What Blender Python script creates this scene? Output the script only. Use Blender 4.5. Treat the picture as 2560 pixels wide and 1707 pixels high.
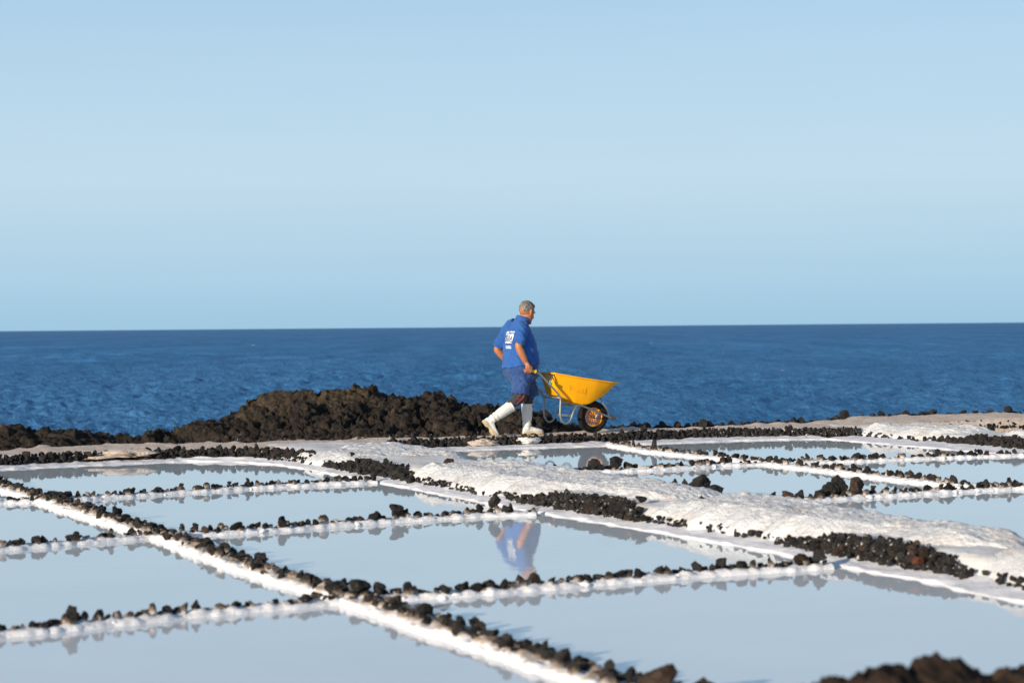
import bpy, bmesh, math, random
import numpy as np
from mathutils import Vector, Matrix, noise as mnoise

random.seed(7); rng = np.random.default_rng(7)
for o in list(bpy.data.objects): bpy.data.objects.remove(o)
scene = bpy.context.scene
COL = scene.collection
R = math.radians

# ------------------------------------------------------------------ camera
CAM_Z = 1.505                                   # above the brine of the pans (z = 0)
cam_d = bpy.data.cameras.new('camera'); cam = bpy.data.objects.new('camera', cam_d); COL.objects.link(cam)
cam_d.sensor_width = 36; cam_d.lens = 70.0; cam_d.clip_start = .1; cam_d.clip_end = 120000
cam_d.dof.use_dof = True; cam_d.dof.focus_distance = 25.6; cam_d.dof.aperture_fstop = 2.8; cam_d.dof.aperture_blades = 9
cam.matrix_world = (Matrix.Translation((0, 0, CAM_Z)) @ Matrix.Rotation(R(90 - .426), 4, 'X') @ Matrix.Rotation(R(-.487), 4, 'Z'))
scene.camera = cam

# ------------------------------------------------------------------ light
SUN_EL = R(13); SUN_AZ = math.atan2(-.66, -.75)            # towards the sun: behind and left of the camera
sun_dir = Vector((math.cos(SUN_EL) * math.sin(SUN_AZ), math.cos(SUN_EL) * math.cos(SUN_AZ), math.sin(SUN_EL)))
world = bpy.data.worlds.new('World'); scene.world = world; world.use_nodes = True
wt = world.node_tree; wt.nodes.clear()
sky = wt.nodes.new('ShaderNodeTexSky'); sky.sky_type = 'NISHITA'; sky.sun_disc = False
sky.sun_elevation = SUN_EL; sky.sun_rotation = SUN_AZ % (2 * math.pi)
sky.altitude = 0; sky.air_density = 1.0; sky.dust_density = 1.2; sky.ozone_density = 2.0
# marine haze, the same all round the horizon: blue-grey low down, thinning into the clear sky above
SKY_S = .12
tc = wt.nodes.new('ShaderNodeTexCoord'); sx = wt.nodes.new('ShaderNodeSeparateXYZ'); wt.links.new(tc.outputs['Generated'], sx.inputs[0])
def wramp(stops):
    x = wt.nodes.new('ShaderNodeValToRGB'); e = x.color_ramp.elements
    while len(e) < len(stops): e.new(.5)
    for k, (p, c) in enumerate(stops): e[k].position = p; e[k].color = (*c, 1)
    wt.links.new(sx.outputs[2], x.inputs[0]); return x.outputs[0]
hz = wramp([(0., (.315, .515, .665)), (.022, (.37, .565, .705)), (.075, (.48, .64, .76)), (.125, (.435, .615, .765)), (.17, (.39, .59, .77)), (.25, (.36, .57, .765))])
hf = wramp([(0., (1, 1, 1)), (.12, (.92, .92, .92)), (.35, (.35, .35, .35)), (.7, (0, 0, 0))])
sc = wt.nodes.new('ShaderNodeVectorMath'); sc.operation = 'SCALE'; sc.inputs['Scale'].default_value = 1 / SKY_S
tint = wt.nodes.new('ShaderNodeMix'); tint.data_type = 'RGBA'
bg = wt.nodes.new('ShaderNodeBackground'); bg.inputs['Strength'].default_value = SKY_S
wo = wt.nodes.new('ShaderNodeOutputWorld')
mp = wt.nodes.new('ShaderNodeMapping'); mp.inputs['Scale'].default_value = (5, 5, 60); wt.links.new(tc.outputs['Generated'], mp.inputs[0])
wn = wt.nodes.new('ShaderNodeTexNoise'); wn.inputs['Scale'].default_value = 1.3; wn.inputs['Detail'].default_value = 6; wn.inputs['Roughness'].default_value = .6; wt.links.new(mp.outputs[0], wn.inputs['Vector'])
wr = wt.nodes.new('ShaderNodeValToRGB'); wr.color_ramp.elements[0].position = .45; wr.color_ramp.elements[1].position = .78
wr.color_ramp.elements[0].color = (1, 1, 1, 1); wr.color_ramp.elements[1].color = (.98, .983, .99, 1); wt.links.new(wn.outputs[0], wr.inputs[0])
wm = wt.nodes.new('ShaderNodeMix'); wm.data_type = 'RGBA'; wm.blend_type = 'MULTIPLY'; wm.inputs[0].default_value = 1
wt.links.new(hz, wm.inputs[6]); wt.links.new(wr.outputs[0], wm.inputs[7]); hz = wm.outputs[2]
wt.links.new(hz, sc.inputs[0]); wt.links.new(hf, tint.inputs[0]); wt.links.new(sky.outputs[0], tint.inputs[6]); wt.links.new(sc.outputs[0], tint.inputs[7])
wt.links.new(tint.outputs[2], bg.inputs[0]); wt.links.new(bg.outputs[0], wo.inputs[0])
sd = bpy.data.lights.new('sun', 'SUN'); sd.energy = 4.8; sd.angle = R(.53); sd.color = (1, .86, .68)
so = bpy.data.objects.new('sun', sd); COL.objects.link(so)
so.rotation_euler = sun_dir.to_track_quat('Z', 'Y').to_euler()
vs = scene.view_settings
vs.view_transform = 'Standard'; vs.look = 'None'; vs.exposure = 0.17; vs.gamma = 1.0; vs.use_curve_mapping = False
scene.render.engine = 'CYCLES'; scene.cycles.use_denoising = True
scene.cycles.max_bounces = 8; scene.cycles.caustics_reflective = False; scene.cycles.caustics_refractive = False

# ------------------------------------------------------------------ numpy noise
def _hash(ix, iy, iz, seed):
    with np.errstate(over='ignore'):
        h = (ix.astype(np.uint32) * np.uint32(374761393) + iy.astype(np.uint32) * np.uint32(668265263)
             + iz.astype(np.uint32) * np.uint32(2246822519) + np.uint32((seed * 3266489917) & 0xffffffff))
        h = (h ^ (h >> np.uint32(13))) * np.uint32(1274126177)
        h = (h ^ (h >> np.uint32(16))) * np.uint32(2654435761)
        h = h ^ (h >> np.uint32(15))
    return h.astype(np.float64) / 4294967295.0
def vnoise(P, scale, seed=0):
    """value noise in [-1, 1]; P (N,3), scale = feature size in metres"""
    Q = P / scale; I = np.floor(Q); f = Q - I; f = f * f * f * (f * (f * 6 - 15) + 10); I = I.astype(np.int64)
    out = np.zeros(len(P))
    for dx in (0, 1):
        wx = f[:, 0] if dx else 1 - f[:, 0]
        for dy in (0, 1):
            wy = f[:, 1] if dy else 1 - f[:, 1]
            for dz in (0, 1):
                wz = f[:, 2] if dz else 1 - f[:, 2]
                out += wx * wy * wz * _hash(I[:, 0] + dx, I[:, 1] + dy, I[:, 2] + dz, seed)
    return out * 2 - 1
def fbm(P, scale, octv=4, seed=0, gain=.5):
    a, t, o = 1., 0., 0
    for k in range(octv):
        o = o + a * vnoise(P, scale, seed + 17 * k); t += a; a *= gain; scale *= .5
    return o / t
def worley(P, scale, seed=0):
    """distance to nearest feature point, about 0..1"""
    Q = P / scale; I = np.floor(Q).astype(np.int64); best = np.full(len(P), 9.)
    for dx in (-1, 0, 1):
        for dy in (-1, 0, 1):
            for dz in (-1, 0, 1):
                c = I + np.array((dx, dy, dz))
                p = np.stack([_hash(c[:, 0], c[:, 1], c[:, 2], seed + k) for k in (1, 2, 3)], 1) + c
                best = np.minimum(best, ((Q - p) ** 2).sum(1))
    return np.sqrt(best)
def worley_cells(P, scale, seed=0):
    """nearest and second nearest distances and a random value for each cell"""
    Q = P / scale; I = np.floor(Q).astype(np.int64); f1 = np.full(len(P), 9.); f2 = f1.copy(); r = np.zeros(len(P))
    for dx in (-1, 0, 1):
        for dy in (-1, 0, 1):
            for dz in (-1, 0, 1):
                c = I + np.array((dx, dy, dz)); h = [_hash(c[:, 0], c[:, 1], c[:, 2], seed + k) for k in (1, 2, 3, 4)]
                d = np.sqrt(((Q - np.stack(h[:3], 1) - c) ** 2).sum(1)); n = d < f1
                f2 = np.where(n, f1, np.minimum(f2, d)); r = np.where(n, h[3], r); f1 = np.where(n, d, f1)
    return f1, f2, r
def P3(x, y, z=0):
    x = np.asarray(x, float); return np.stack([x.ravel(), np.broadcast_to(y, x.shape).ravel(), np.broadcast_to(z, x.shape).ravel()], 1)

# ------------------------------------------------------------------ plan frame: t runs along the rows, q away from the camera
PA = R(23.9); CA, SA = math.cos(PA), math.sin(PA)
def pl(t, q, z=0.): return Vector((CA * t - SA * q, SA * t + CA * q, z))
def plv(V):
    V = np.asarray(V, float); return np.stack([CA * V[:, 0] - SA * V[:, 1], SA * V[:, 0] + CA * V[:, 1], V[:, 2]], 1)

# ------------------------------------------------------------------ object helpers
def tag(o, label=None, cat=None, group=None, kind=None):
    if label: o['label'] = label
    if cat: o['category'] = cat
    if group: o['group'] = group
    if kind: o['kind'] = kind
    return o
def link(name, me, m=None, parent=None):
    o = bpy.data.objects.new(name, me); COL.objects.link(o)
    if m is not None and me is not None and not me.materials: me.materials.append(m)
    if parent is not None: o.parent = parent
    return o
def empty(name, loc, rz=0):
    o = bpy.data.objects.new(name, None); o.empty_display_size = .1; COL.objects.link(o)
    o.location = loc; o.rotation_euler[2] = rz; return o
def mesh_np(name, V, F, smooth=True):
    me = bpy.data.meshes.new(name)
    if isinstance(F, np.ndarray) and len(F) > 5000:
        me.vertices.add(len(V)); me.vertices.foreach_set('co', np.asarray(V, np.float32).ravel()); me.loops.add(F.size); me.loops.foreach_set('vertex_index', F.astype(np.int32).ravel())
        me.polygons.add(len(F)); me.polygons.foreach_set('loop_start', np.arange(0, F.size, F.shape[1], dtype=np.int32)); me.update(calc_edges=True)
    else: me.from_pydata(np.asarray(V).tolist(), [], F if isinstance(F, list) else F.tolist())
    me.validate(); me.update()
    if smooth: me.polygons.foreach_set('use_smooth', [True] * len(me.polygons))
    return me
def obj_np(name, V, F, m, parent=None, smooth=True):
    """world-space vertices; origin at the base centre (or relative to the parent's location)"""
    V = np.asarray(V, float)
    if parent is not None: org = np.array(parent.location)
    else: org = np.array([V[:, 0].mean(), V[:, 1].mean(), V[:, 2].min()])
    o = link(name, mesh_np(name, V - org, F, smooth), m, parent)
    if parent is None: o.location = org
    return o
def grid_faces(n, k):
    i = np.arange((n - 1)); j = np.arange(k - 1); I, J = np.meshgrid(i, j, indexing='ij'); a = (I * k + J).ravel()
    return np.stack([a, a + 1, a + k + 1, a + k], 1)      # rows n, columns k
def bm_mesh(name, bm, smooth=False):
    me = bpy.data.meshes.new(name); bm.to_mesh(me); bm.free()
    if smooth: me.polygons.foreach_set('use_smooth', [True] * len(me.polygons))
    return me
def catmull(pts, n=8):
    pts = [np.asarray(p, float) for p in pts]; out = []
    P = [2 * pts[0] - pts[1]] + pts + [2 * pts[-1] - pts[-2]]
    for i in range(1, len(P) - 2):
        for k in range(n):
            u = k / n; a, b, c, d = P[i - 1], P[i], P[i + 1], P[i + 2]
            out.append(.5 * (2 * b + (c - a) * u + (2 * a - 5 * b + 4 * c - d) * u * u + (3 * b - a - 3 * c + d) * u ** 3))
    out.append(pts[-1]); return np.array(out)
def tube_into(bm, pts, rad, seg=10, cap=True):
    pts = [Vector(p) for p in pts]; n = len(pts)
    if not hasattr(rad, '__len__'): rad = [rad] * n
    t0 = (pts[1] - pts[0]).normalized(); up = Vector((0, 0, 1)) if abs(t0.z) < .9 else Vector((1, 0, 0))
    nx = t0.cross(up).normalized(); rings = []
    for i, p in enumerate(pts):
        t = ((pts[i + 1] if i + 1 < n else p) - (pts[i - 1] if i else p)).normalized()
        nx = (nx - t * nx.dot(t)).normalized(); ny = t.cross(nx)
        rings.append([bm.verts.new(p + (nx * math.cos(2 * math.pi * k / seg) + ny * math.sin(2 * math.pi * k / seg)) * rad[i]) for k in range(seg)])
    for a, b in zip(rings, rings[1:]):
        for k in range(seg): bm.faces.new((a[k], a[(k + 1) % seg], b[(k + 1) % seg], b[k]))
    if cap: bm.faces.new(rings[0][::-1]); bm.faces.new(rings[-1])
def loft_into(bm, rings, cap=True):
    rr = [[bm.verts.new(p) for p in r] for r in rings]; k = len(rr[0])
    for a, b in zip(rr, rr[1:]):
        for i in range(k): bm.faces.new((a[i], a[(i + 1) % k], b[(i + 1) % k], b[i]))
    if cap: bm.faces.new(rr[0][::-1]); bm.faces.new(rr[-1])
def ball_into(bm, c, r, rot=None, sub=3):
    M = Matrix.Translation(c) @ (rot.to_4x4() if rot else Matrix()) @ Matrix.Diagonal((r[0], r[1], r[2], 1))
    bmesh.ops.create_icosphere(bm, subdivisions=sub, radius=1, matrix=M)
def box_into(bm, c, size, M=None):
    m = Matrix.Translation(c) @ (M.to_4x4() if M else Matrix()) @ Matrix.Diagonal((size[0], size[1], size[2], 1))
    bmesh.ops.create_cube(bm, size=1, matrix=m)
def fuse(name, bm, voxel, smooth=4):
    """one continuous skin round overlapping closed shapes"""
    bmesh.ops.recalc_face_normals(bm, faces=bm.faces)
    me = bm_mesh(name + '_raw', bm); o = bpy.data.objects.new('fuse_work', me); COL.objects.link(o)
    r = o.modifiers.new('r', 'REMESH'); r.mode = 'VOXEL'; r.voxel_size = voxel; r.use_smooth_shade = True
    s = o.modifiers.new('s', 'SMOOTH'); s.factor = .5; s.iterations = smooth
    dg = bpy.context.evaluated_depsgraph_get(); dg.update()
    out = bpy.data.meshes.new_from_object(o.evaluated_get(dg)); out.name = name
    bpy.data.objects.remove(o); bpy.data.meshes.remove(me)
    return out
def mesh_co(me):
    a = np.empty(len(me.vertices) * 3); me.vertices.foreach_get('co', a); return a.reshape(-1, 3)
def mesh_set(me, V): me.vertices.foreach_set('co', np.asarray(V).ravel()); me.update()
def mesh_no(me):
    a = np.empty(len(me.vertices) * 3); me.vertex_normals.foreach_get('vector', a); return a.reshape(-1, 3)

# ------------------------------------------------------------------ materials
class Mat:
    def __init__(s, name, color=(.5, .5, .5), rough=.6, spec=.5, metal=0, ior=None, coat=0):
        s.m = bpy.data.materials.new(name); s.m.use_nodes = True; s.t = s.m.node_tree
        s.b = s.t.nodes['Principled BSDF']; s.b.inputs['Base Color'].default_value = (*color, 1)
        s.b.inputs['Roughness'].default_value = rough; s.b.inputs['Specular IOR Level'].default_value = spec
        s.b.inputs['Metallic'].default_value = metal; s.b.inputs['Coat Weight'].default_value = coat
        if ior: s.b.inputs['IOR'].default_value = ior
    def n(s, ty, **kw):
        x = s.t.nodes.new(ty)
        for k, v in kw.items(): setattr(x, k, v)
        return x
    def l(s, a, b): s.t.links.new(a, b); return s
    def pos(s, kind='Position'):
        if kind == 'Position': return s.n('ShaderNodeNewGeometry').outputs['Position']
        return s.n('ShaderNodeTexCoord').outputs['Object']
    def noise(s, size, detail=4, rough=.55, vec=None, scale=None):
        x = s.n('ShaderNodeTexNoise'); x.inputs['Scale'].default_value = 1 / size; x.inputs['Detail'].default_value = detail
        x.inputs['Roughness'].default_value = rough
        v = vec if vec is not None else s.pos()
        if scale:
            mp = s.n('ShaderNodeMapping'); mp.inputs['Scale'].default_value = scale; s.l(v, mp.inputs[0]); v = mp.outputs[0]
        s.l(v, x.inputs['Vector']); return x.outputs[0]
    def ramp(s, fac, stops):
        x = s.n('ShaderNodeValToRGB'); e = x.color_ramp.elements
        while len(e) < len(stops): e.new(.5)
        for k, (p, c) in enumerate(stops):
            e[k].position = p; e[k].color = (*c, 1) if len(c) == 3 else c
        s.l(fac, x.inputs[0]); return x.outputs[0]
    def mix(s, fac, a, b, mode='MIX'):
        x = s.n('ShaderNodeMix', data_type='RGBA', blend_type=mode)
        for i, v in ((0, fac), (6, a), (7, b)):
            if isinstance(v, (int, float)): x.inputs[i].default_value = v
            elif isinstance(v, tuple): x.inputs[i].default_value = (*v, 1)
            else: s.l(v, x.inputs[i])
        return x.outputs[2]
    def math(s, op, a, b=0.):
        x = s.n('ShaderNodeMath', operation=op)
        for i, v in ((0, a), (1, b)):
            if isinstance(v, (int, float)): x.inputs[i].default_value = v
            else: s.l(v, x.inputs[i])
        return x.outputs[0]
    def color(s, sock): s.l(sock, s.b.inputs['Base Color']); return s
    def bump(s, h, strength=.5, dist=.01):
        x = s.n('ShaderNodeBump'); x.inputs['Strength'].default_value = strength; x.inputs['Distance'].default_value = dist
        s.l(h, x.inputs['Height']); s.l(x.outputs[0], s.b.inputs['Normal']); return s

def K(v): return (v, v, v)
# sea
M_SEA = Mat('sea_water', (.014, .105, .27), .35, .0)
n1 = M_SEA.noise(.7, 6, .66, scale=(1, .8, 1)); n2 = M_SEA.noise(5, 3, .5, scale=(1, .7, 1))
bp = M_SEA.n('ShaderNodeBump'); bp.inputs['Strength'].default_value = 1; bp.inputs['Distance'].default_value = .75
M_SEA.l(M_SEA.math('ADD', n1, M_SEA.math('MULTIPLY', n2, .9)), bp.inputs['Height'])
foam = M_SEA.ramp(M_SEA.noise(3.2, 5, .6, scale=(1, .12, 1)), [(.715, K(0)), (.75, K(.8))])
df = M_SEA.n('ShaderNodeBsdfDiffuse'); gl = M_SEA.n('ShaderNodeBsdfGlossy'); gl.inputs['Roughness'].default_value = .22
lw = M_SEA.n('ShaderNodeLayerWeight'); lw.inputs[0].default_value = .5; mx = M_SEA.n('ShaderNodeMixShader')
for x in (df, gl, lw): M_SEA.l(bp.outputs[0], x.inputs['Normal'])
patch = M_SEA.ramp(M_SEA.math('ADD', M_SEA.math('MULTIPLY', M_SEA.noise(9, 5, .6, scale=(1, .10, 1)), .5), M_SEA.math('MULTIPLY', M_SEA.noise(45, 4, .6, scale=(1, .08, 1)), .5)), [(.38, K(0)), (.62, K(1))])
M_SEA.l(M_SEA.mix(foam, M_SEA.mix(patch, (.038, .160, .365), (.068, .230, .48)), (.75, .8, .85)), df.inputs[0])
M_SEA.l(M_SEA.ramp(lw.outputs['Facing'], [(.3, K(.02)), (.7, K(.06)), (.9, K(.12)), (1, K(.18))]), mx.inputs[0])
M_SEA.l(df.outputs[0], mx.inputs[1]); M_SEA.l(gl.outputs[0], mx.inputs[2])
M_SEA.l(mx.outputs[0], M_SEA.t.nodes['Material Output'].inputs[0])
# brine in the pans: shallow, milky over a salt floor
def brine(name, c):
    m = Mat(name, c, .025, .5, ior=1.34)
    m.color(m.mix(m.ramp(m.noise(1.6, 3), [(.35, K(0)), (.7, K(1))]), tuple(v * .93 for v in c), c))
    m.bump(m.noise(.16, 2, .5, scale=(1, 1, 1)), .05, .01); return m
M_BRINE = [brine('brine_pale', (.78, .85, .88)), brine('brine_lilac', (.80, .85, .89)), brine('brine_grey', (.71, .79, .83))]
# salt
def salt(name, white, tan, lo, hi, bumpd=.012, zline=None):
    m = Mat(name, white, .75, .3)
    f = m.ramp(m.noise(.35, 6, .62), [(lo, K(0)), (hi, K(1))])
    c = m.mix(f, white, tan)
    c = m.mix(m.ramp(m.noise(1.1, 5, .65), [(.48, K(0)), (.72, K(.75))]), c, tuple(v * .80 for v in white))
    c = m.mix(m.ramp(m.noise(.02, 3), [(.35, K(0)), (.65, K(1))]), c, tuple(min(1, v * 1.08) for v in white))
    if zline:
        sp = m.n('ShaderNodeSeparateXYZ'); m.l(m.pos(), sp.inputs[0])
        z = m.math('ADD', sp.outputs[2], m.math('MULTIPLY', m.math('SUBTRACT', m.noise(.05, 3), .5), .05))
        g = m.n('ShaderNodeMapRange'); g.inputs[1].default_value = zline[0]; g.inputs[2].default_value = zline[1]; m.l(z, g.inputs[0])
        c = m.mix(g.outputs[0], c, zline[2])
    m.color(c); m.bump(m.math('ADD', m.noise(.03, 5, .65), m.math('MULTIPLY', m.noise(.006, 2), .25)), .8, bumpd)
    return m
M_SALT = salt('heaped_salt', (.75, .75, .76), (.62, .48, .37), .51, .68, .03)
M_TOP = salt('trodden_salt', (.78, .76, .74), (.64, .50, .38), .50, .66)
M_PATH = salt('tan_salt_crust', (.70, .60, .53), (.54, .38, .26), .36, .60, .04)
M_CRUST = salt('white_salt_crust', (.80, .79, .81), (.68, .62, .58), .6, .8, .01, (.030, .052, (.36, .28, .21)))
M_RIM = salt('salt_rim', (.76, .75, .78), (.62, .55, .52), .58, .8, .008)
# lava
def lava(name, dark, light, fine=.012, saltline=None, specks=None):
    m = Mat(name, dark, .9, .25)
    oi = m.n('ShaderNodeObjectInfo')
    c = m.mix(m.ramp(m.noise(.05, 5, .65), [(.35, K(0)), (.72, K(1))]), dark, light)
    hs = m.n('ShaderNodeHueSaturation'); m.l(c, hs.inputs['Color'])
    m.l(m.math('ADD', m.math('MULTIPLY', oi.outputs['Random'], .7), .65), hs.inputs['Value']); c = hs.outputs[0]
    if saltline:
        sp = m.n('ShaderNodeSeparateXYZ'); m.l(m.pos(), sp.inputs[0])
        z = m.math('ADD', sp.outputs[2], m.math('MULTIPLY', m.math('SUBTRACT', m.noise(.035, 4, .6), .5), .06))
        z = m.math('ADD', z, m.math('MULTIPLY', m.math('SUBTRACT', oi.outputs['Random'], .56), -.075))
        g = m.n('ShaderNodeMapRange'); g.inputs[1].default_value = saltline[1]; g.inputs[2].default_value = saltline[0]; m.l(z, g.inputs[0])
        c = m.mix(m.ramp(g.outputs[0], [(0, K(0)), (.6, K(.9)), (1, K(1))]), c, m.ramp(g.outputs[0], [(.3, (.27, .20, .15)), (.85, (.40, .33, .27)), (1, (.58, .54, .51))]))
    if specks: c = m.mix(m.ramp(m.noise(.03, 4, .6), [(specks, K(0)), (specks + .05, K(1))]), c, (.72, .7, .68))
    m.color(c); m.bump(m.math('ADD', m.noise(fine, 4, .7), m.math('MULTIPLY', m.noise(fine * 4, 3), 1.5)), 1.0, fine)
    return m
M_STONE = lava('basalt_stone', (.014, .013, .013), (.045, .040, .037))
M_STONE_S = lava('basalt_stone_flecked_with_salt', (.014, .013, .013), (.048, .042, .038), specks=.63)
M_WSTONE = lava('basalt_stone_crusted_at_foot', (.013, .012, .012), (.045, .039, .035), saltline=(.010, .050))
M_BROWN = lava('brown_lava_stone', (.030, .019, .014), (.085, .055, .040))
M_RED = lava('red_lava_stone', (.07, .022, .012), (.16, .055, .03))
def rockface(name, dark, light, pale_patch):
    m = Mat(name, dark, .95, .2)
    c = m.mix(m.ramp(m.noise(.12, 6, .7), [(.38, K(0)), (.66, K(1))]), dark, light)
    c = m.mix(m.ramp(m.noise(.9, 5, .6), [(.56, K(0)), (.7, K(.8))]), c, pale_patch)
    m.color(c); m.bump(m.math('ADD', m.noise(.05, 5, .7), m.math('MULTIPLY', m.noise(.012, 3), .3)), 1.0, .03); return m
M_ROCK = rockface('rough_lava', (.009, .0075, .0065), (.050, .039, .032), (.115, .09, .066))  # both lighter tones raised to paint sunlit highlights into the rock colour
M_PALE = rockface('weathered_lava', (.022, .017, .012), (.085, .065, .045), (.11, .085, .05))
M_FORE = rockface('brown_lava_bank', (.016, .011, .008), (.065, .042, .030), (.09, .055, .037))
M_GROUND = rockface('lava_gravel', (.02, .018, .016), (.06, .05, .045), (.08, .07, .06))
# man and barrow
def cloth(name, a, b, size=.25, weave=.0025):
    m = Mat(name, a, .85, .2); v = m.pos('o')
    m.color(m.mix(m.ramp(m.noise(size, 4, .6, v), [(.35, K(0)), (.7, K(1))]), a, b))
    m.b.inputs['Sheen Weight'].default_value = .15
    m.bump(m.math('ADD', m.noise(.03, 3, .5, v), m.math('MULTIPLY', m.noise(weave, 1, .5, v), .2)), .35, .006); return m
M_SHIRT = cloth('blue_work_cotton', (.022, .095, .33), (.032, .118, .38))
M_SHORTS = cloth('faded_blue_cotton', (.024, .07, .215), (.045, .09, .24), .12)
M_TROUS = cloth('dark_patterned_cloth', (.028, .028, .033), (.075, .07, .075), .03)
M_PIPE = Mat('red_piping', (.35, .03, .035), .7)
M_SKIN = Mat('tanned_skin', (.40, .17, .085), .5, .4)
M_SKIN.color(M_SKIN.mix(M_SKIN.ramp(M_SKIN.noise(.04, 4, .6, M_SKIN.pos('o')), [(.3, K(0)), (.7, K(1))]), (.42, .150, .065), (.50, .20, .095)))
M_SKIN.b.inputs['Subsurface Weight'].default_value = .06; M_SKIN.b.inputs['Subsurface Radius'].default_value = (.01, .004, .002)
M_HAIR = Mat('short_grey_hair', (.2, .19, .18), .75, .3); v = M_HAIR.pos('o')
M_HAIR.color(M_HAIR.ramp(M_HAIR.noise(.022, 4, .7, v), [(.34, (.055, .05, .047)), (.5, (.19, .165, .14)), (.68, (.36, .33, .29))]))
M_HAIR.bump(M_HAIR.noise(.006, 3, .7, v), 1., .006)
M_BOOT = Mat('white_rubber', (.74, .73, .68), .38, .5); v = M_BOOT.pos('o')
M_BOOT.color(M_BOOT.mix(M_BOOT.ramp(M_BOOT.noise(.09, 5, .65, v), [(.5, K(0)), (.78, K(.7))]), (.76, .75, .71), (.60, .55, .45)))
M_SOLE = Mat('cream_rubber_sole', (.62, .52, .34), .6)
M_PRINT = Mat('white_screen_print', (.66, .68, .72), .8)
M_INK = Mat('navy_ink', (.025, .05, .15), .8)
M_TUB = Mat('yellow_tub_plastic', (.84, .36, .002), .42, .3); v = M_TUB.pos('o')
M_TUB.color(M_TUB.mix(M_TUB.ramp(M_TUB.noise(.12, 5, .6, v), [(.4, K(0)), (.8, K(.5))]), (.93, .41, .001), (.84, .34, .001)))
M_GRIP = Mat('yellow_grip', (.74, .42, .01), .5)
M_RIMY = Mat('orange_wheel_paint', (.80, .30, .004), .4)
M_TYRE = Mat('black_tyre_rubber', (.012, .012, .013), .75, .3); v = M_TYRE.pos('o')
M_TYRE.color(M_TYRE.mix(M_TYRE.ramp(M_TYRE.noise(.03, 5, .7, v), [(.6, K(0)), (.75, K(.5))]), (.011, .011, .012), (.16, .13, .10)))
M_STEEL = Mat('galvanised_steel', (.36, .38, .38), .42, .5, metal=.75); v = M_STEEL.pos('o')
M_STEEL.l(M_STEEL.ramp(M_STEEL.noise(.03, 3, .6, v), [(.3, K(.3)), (.7, K(.55))]), M_STEEL.b.inputs['Roughness'])
M_STEEL.color(M_STEEL.mix(M_STEEL.ramp(M_STEEL.noise(.05, 5, .7, v), [(.58, K(0)), (.75, K(.6))]), (.30, .32, .32), (.17, .13, .10)))
M_RUST = Mat('dull_brown_steel', (.09, .065, .05), .7, .4, metal=.3)
M_GREEN = Mat('green_tape', (.08, .32, .24), .6)

# =================================================================== SETTING
# ---- sea -----------------------------------------------------------------
SEA_Z = -7.0
def build_sea():
    r = [105.]
    while r[-1] < 1600: r.append(r[-1] + .27 * max(1, r[-1] / 170) ** 1.5)
    while r[-1] < 90000: r.append(r[-1] * 1.12)
    r = np.array(r); th = np.linspace(-.33, .33, 700)
    Rr, T = np.meshgrid(r, th, indexing='ij'); X = Rr * np.sin(T); Y = Rr * np.cos(T)
    dr = np.maximum(np.gradient(r)[:, None], Rr * (th[1] - th[0]))
    Z = np.zeros_like(X); g = np.random.default_rng(3)
    for k in range(80):
        lam = math.exp(g.uniform(math.log(.8), math.log(11))); a = R(g.normal(250, 42)); ph = g.uniform(0, 6.28)
        amp = .0155 * lam ** .62 * g.uniform(.5, 1.2)
        w = np.clip((lam / dr - 1.6) / 2.4, 0, 1)
        p = (X * math.cos(a) + Y * math.sin(a)) * 2 * math.pi / lam + ph
        Z += w * amp * (np.sin(p) + .25 * np.cos(2 * p))
    for k in range(26):                                   # longer wind waves that still read towards the horizon
        lam = math.exp(g.uniform(math.log(9), math.log(34))); a = R(g.normal(255, 24)); ph = g.uniform(0, 6.28)
        w = np.clip((lam / dr - 1.6) / 2.4, 0, 1); p = (X * math.cos(a) + Y * math.sin(a)) * 2 * math.pi / lam + ph
        Z += w * .0075 * lam ** .9 * (np.sin(p) + .2 * np.cos(2 * p)) * np.clip((Rr - 180) / 400, .15, 1)
    gust = fbm(P3(X / 60, Y / 90), 1., 3, 5).reshape(X.shape); Z *= 1 + .5 * gust
    V = np.stack([X.ravel(), Y.ravel(), Z.ravel() + SEA_Z], 1)
    o = obj_np('sea', V, grid_faces(len(r), len(th)), M_SEA.m); tag(o, kind='structure')
build_sea()

# ---- ground under everything, falling to the sea behind the path ------------
def build_ground():
    t = np.arange(-26, 60, .5); q = np.concatenate([np.arange(-12, 22, 2.), np.arange(22, 30, .25), np.arange(30, 70, 1.)])
    Q, T = np.meshgrid(q, t, indexing='ij')
    Z = np.interp(Q, [-12, 24.2, 25.2, 28, 34, 52, 58, 70], [-.10, -.10, -.25, -.8, -1.7, -2.4, -8, -12])
    Z = Z + np.where(Q > 24.4, .18 * fbm(P3(T, Q), .9, 4, 9).reshape(T.shape), 0)
    o = obj_np('ground', plv(P3(T, Q, Z)), grid_faces(len(q), len(t)), M_GROUND.m); tag(o, kind='structure')
build_ground()

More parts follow.
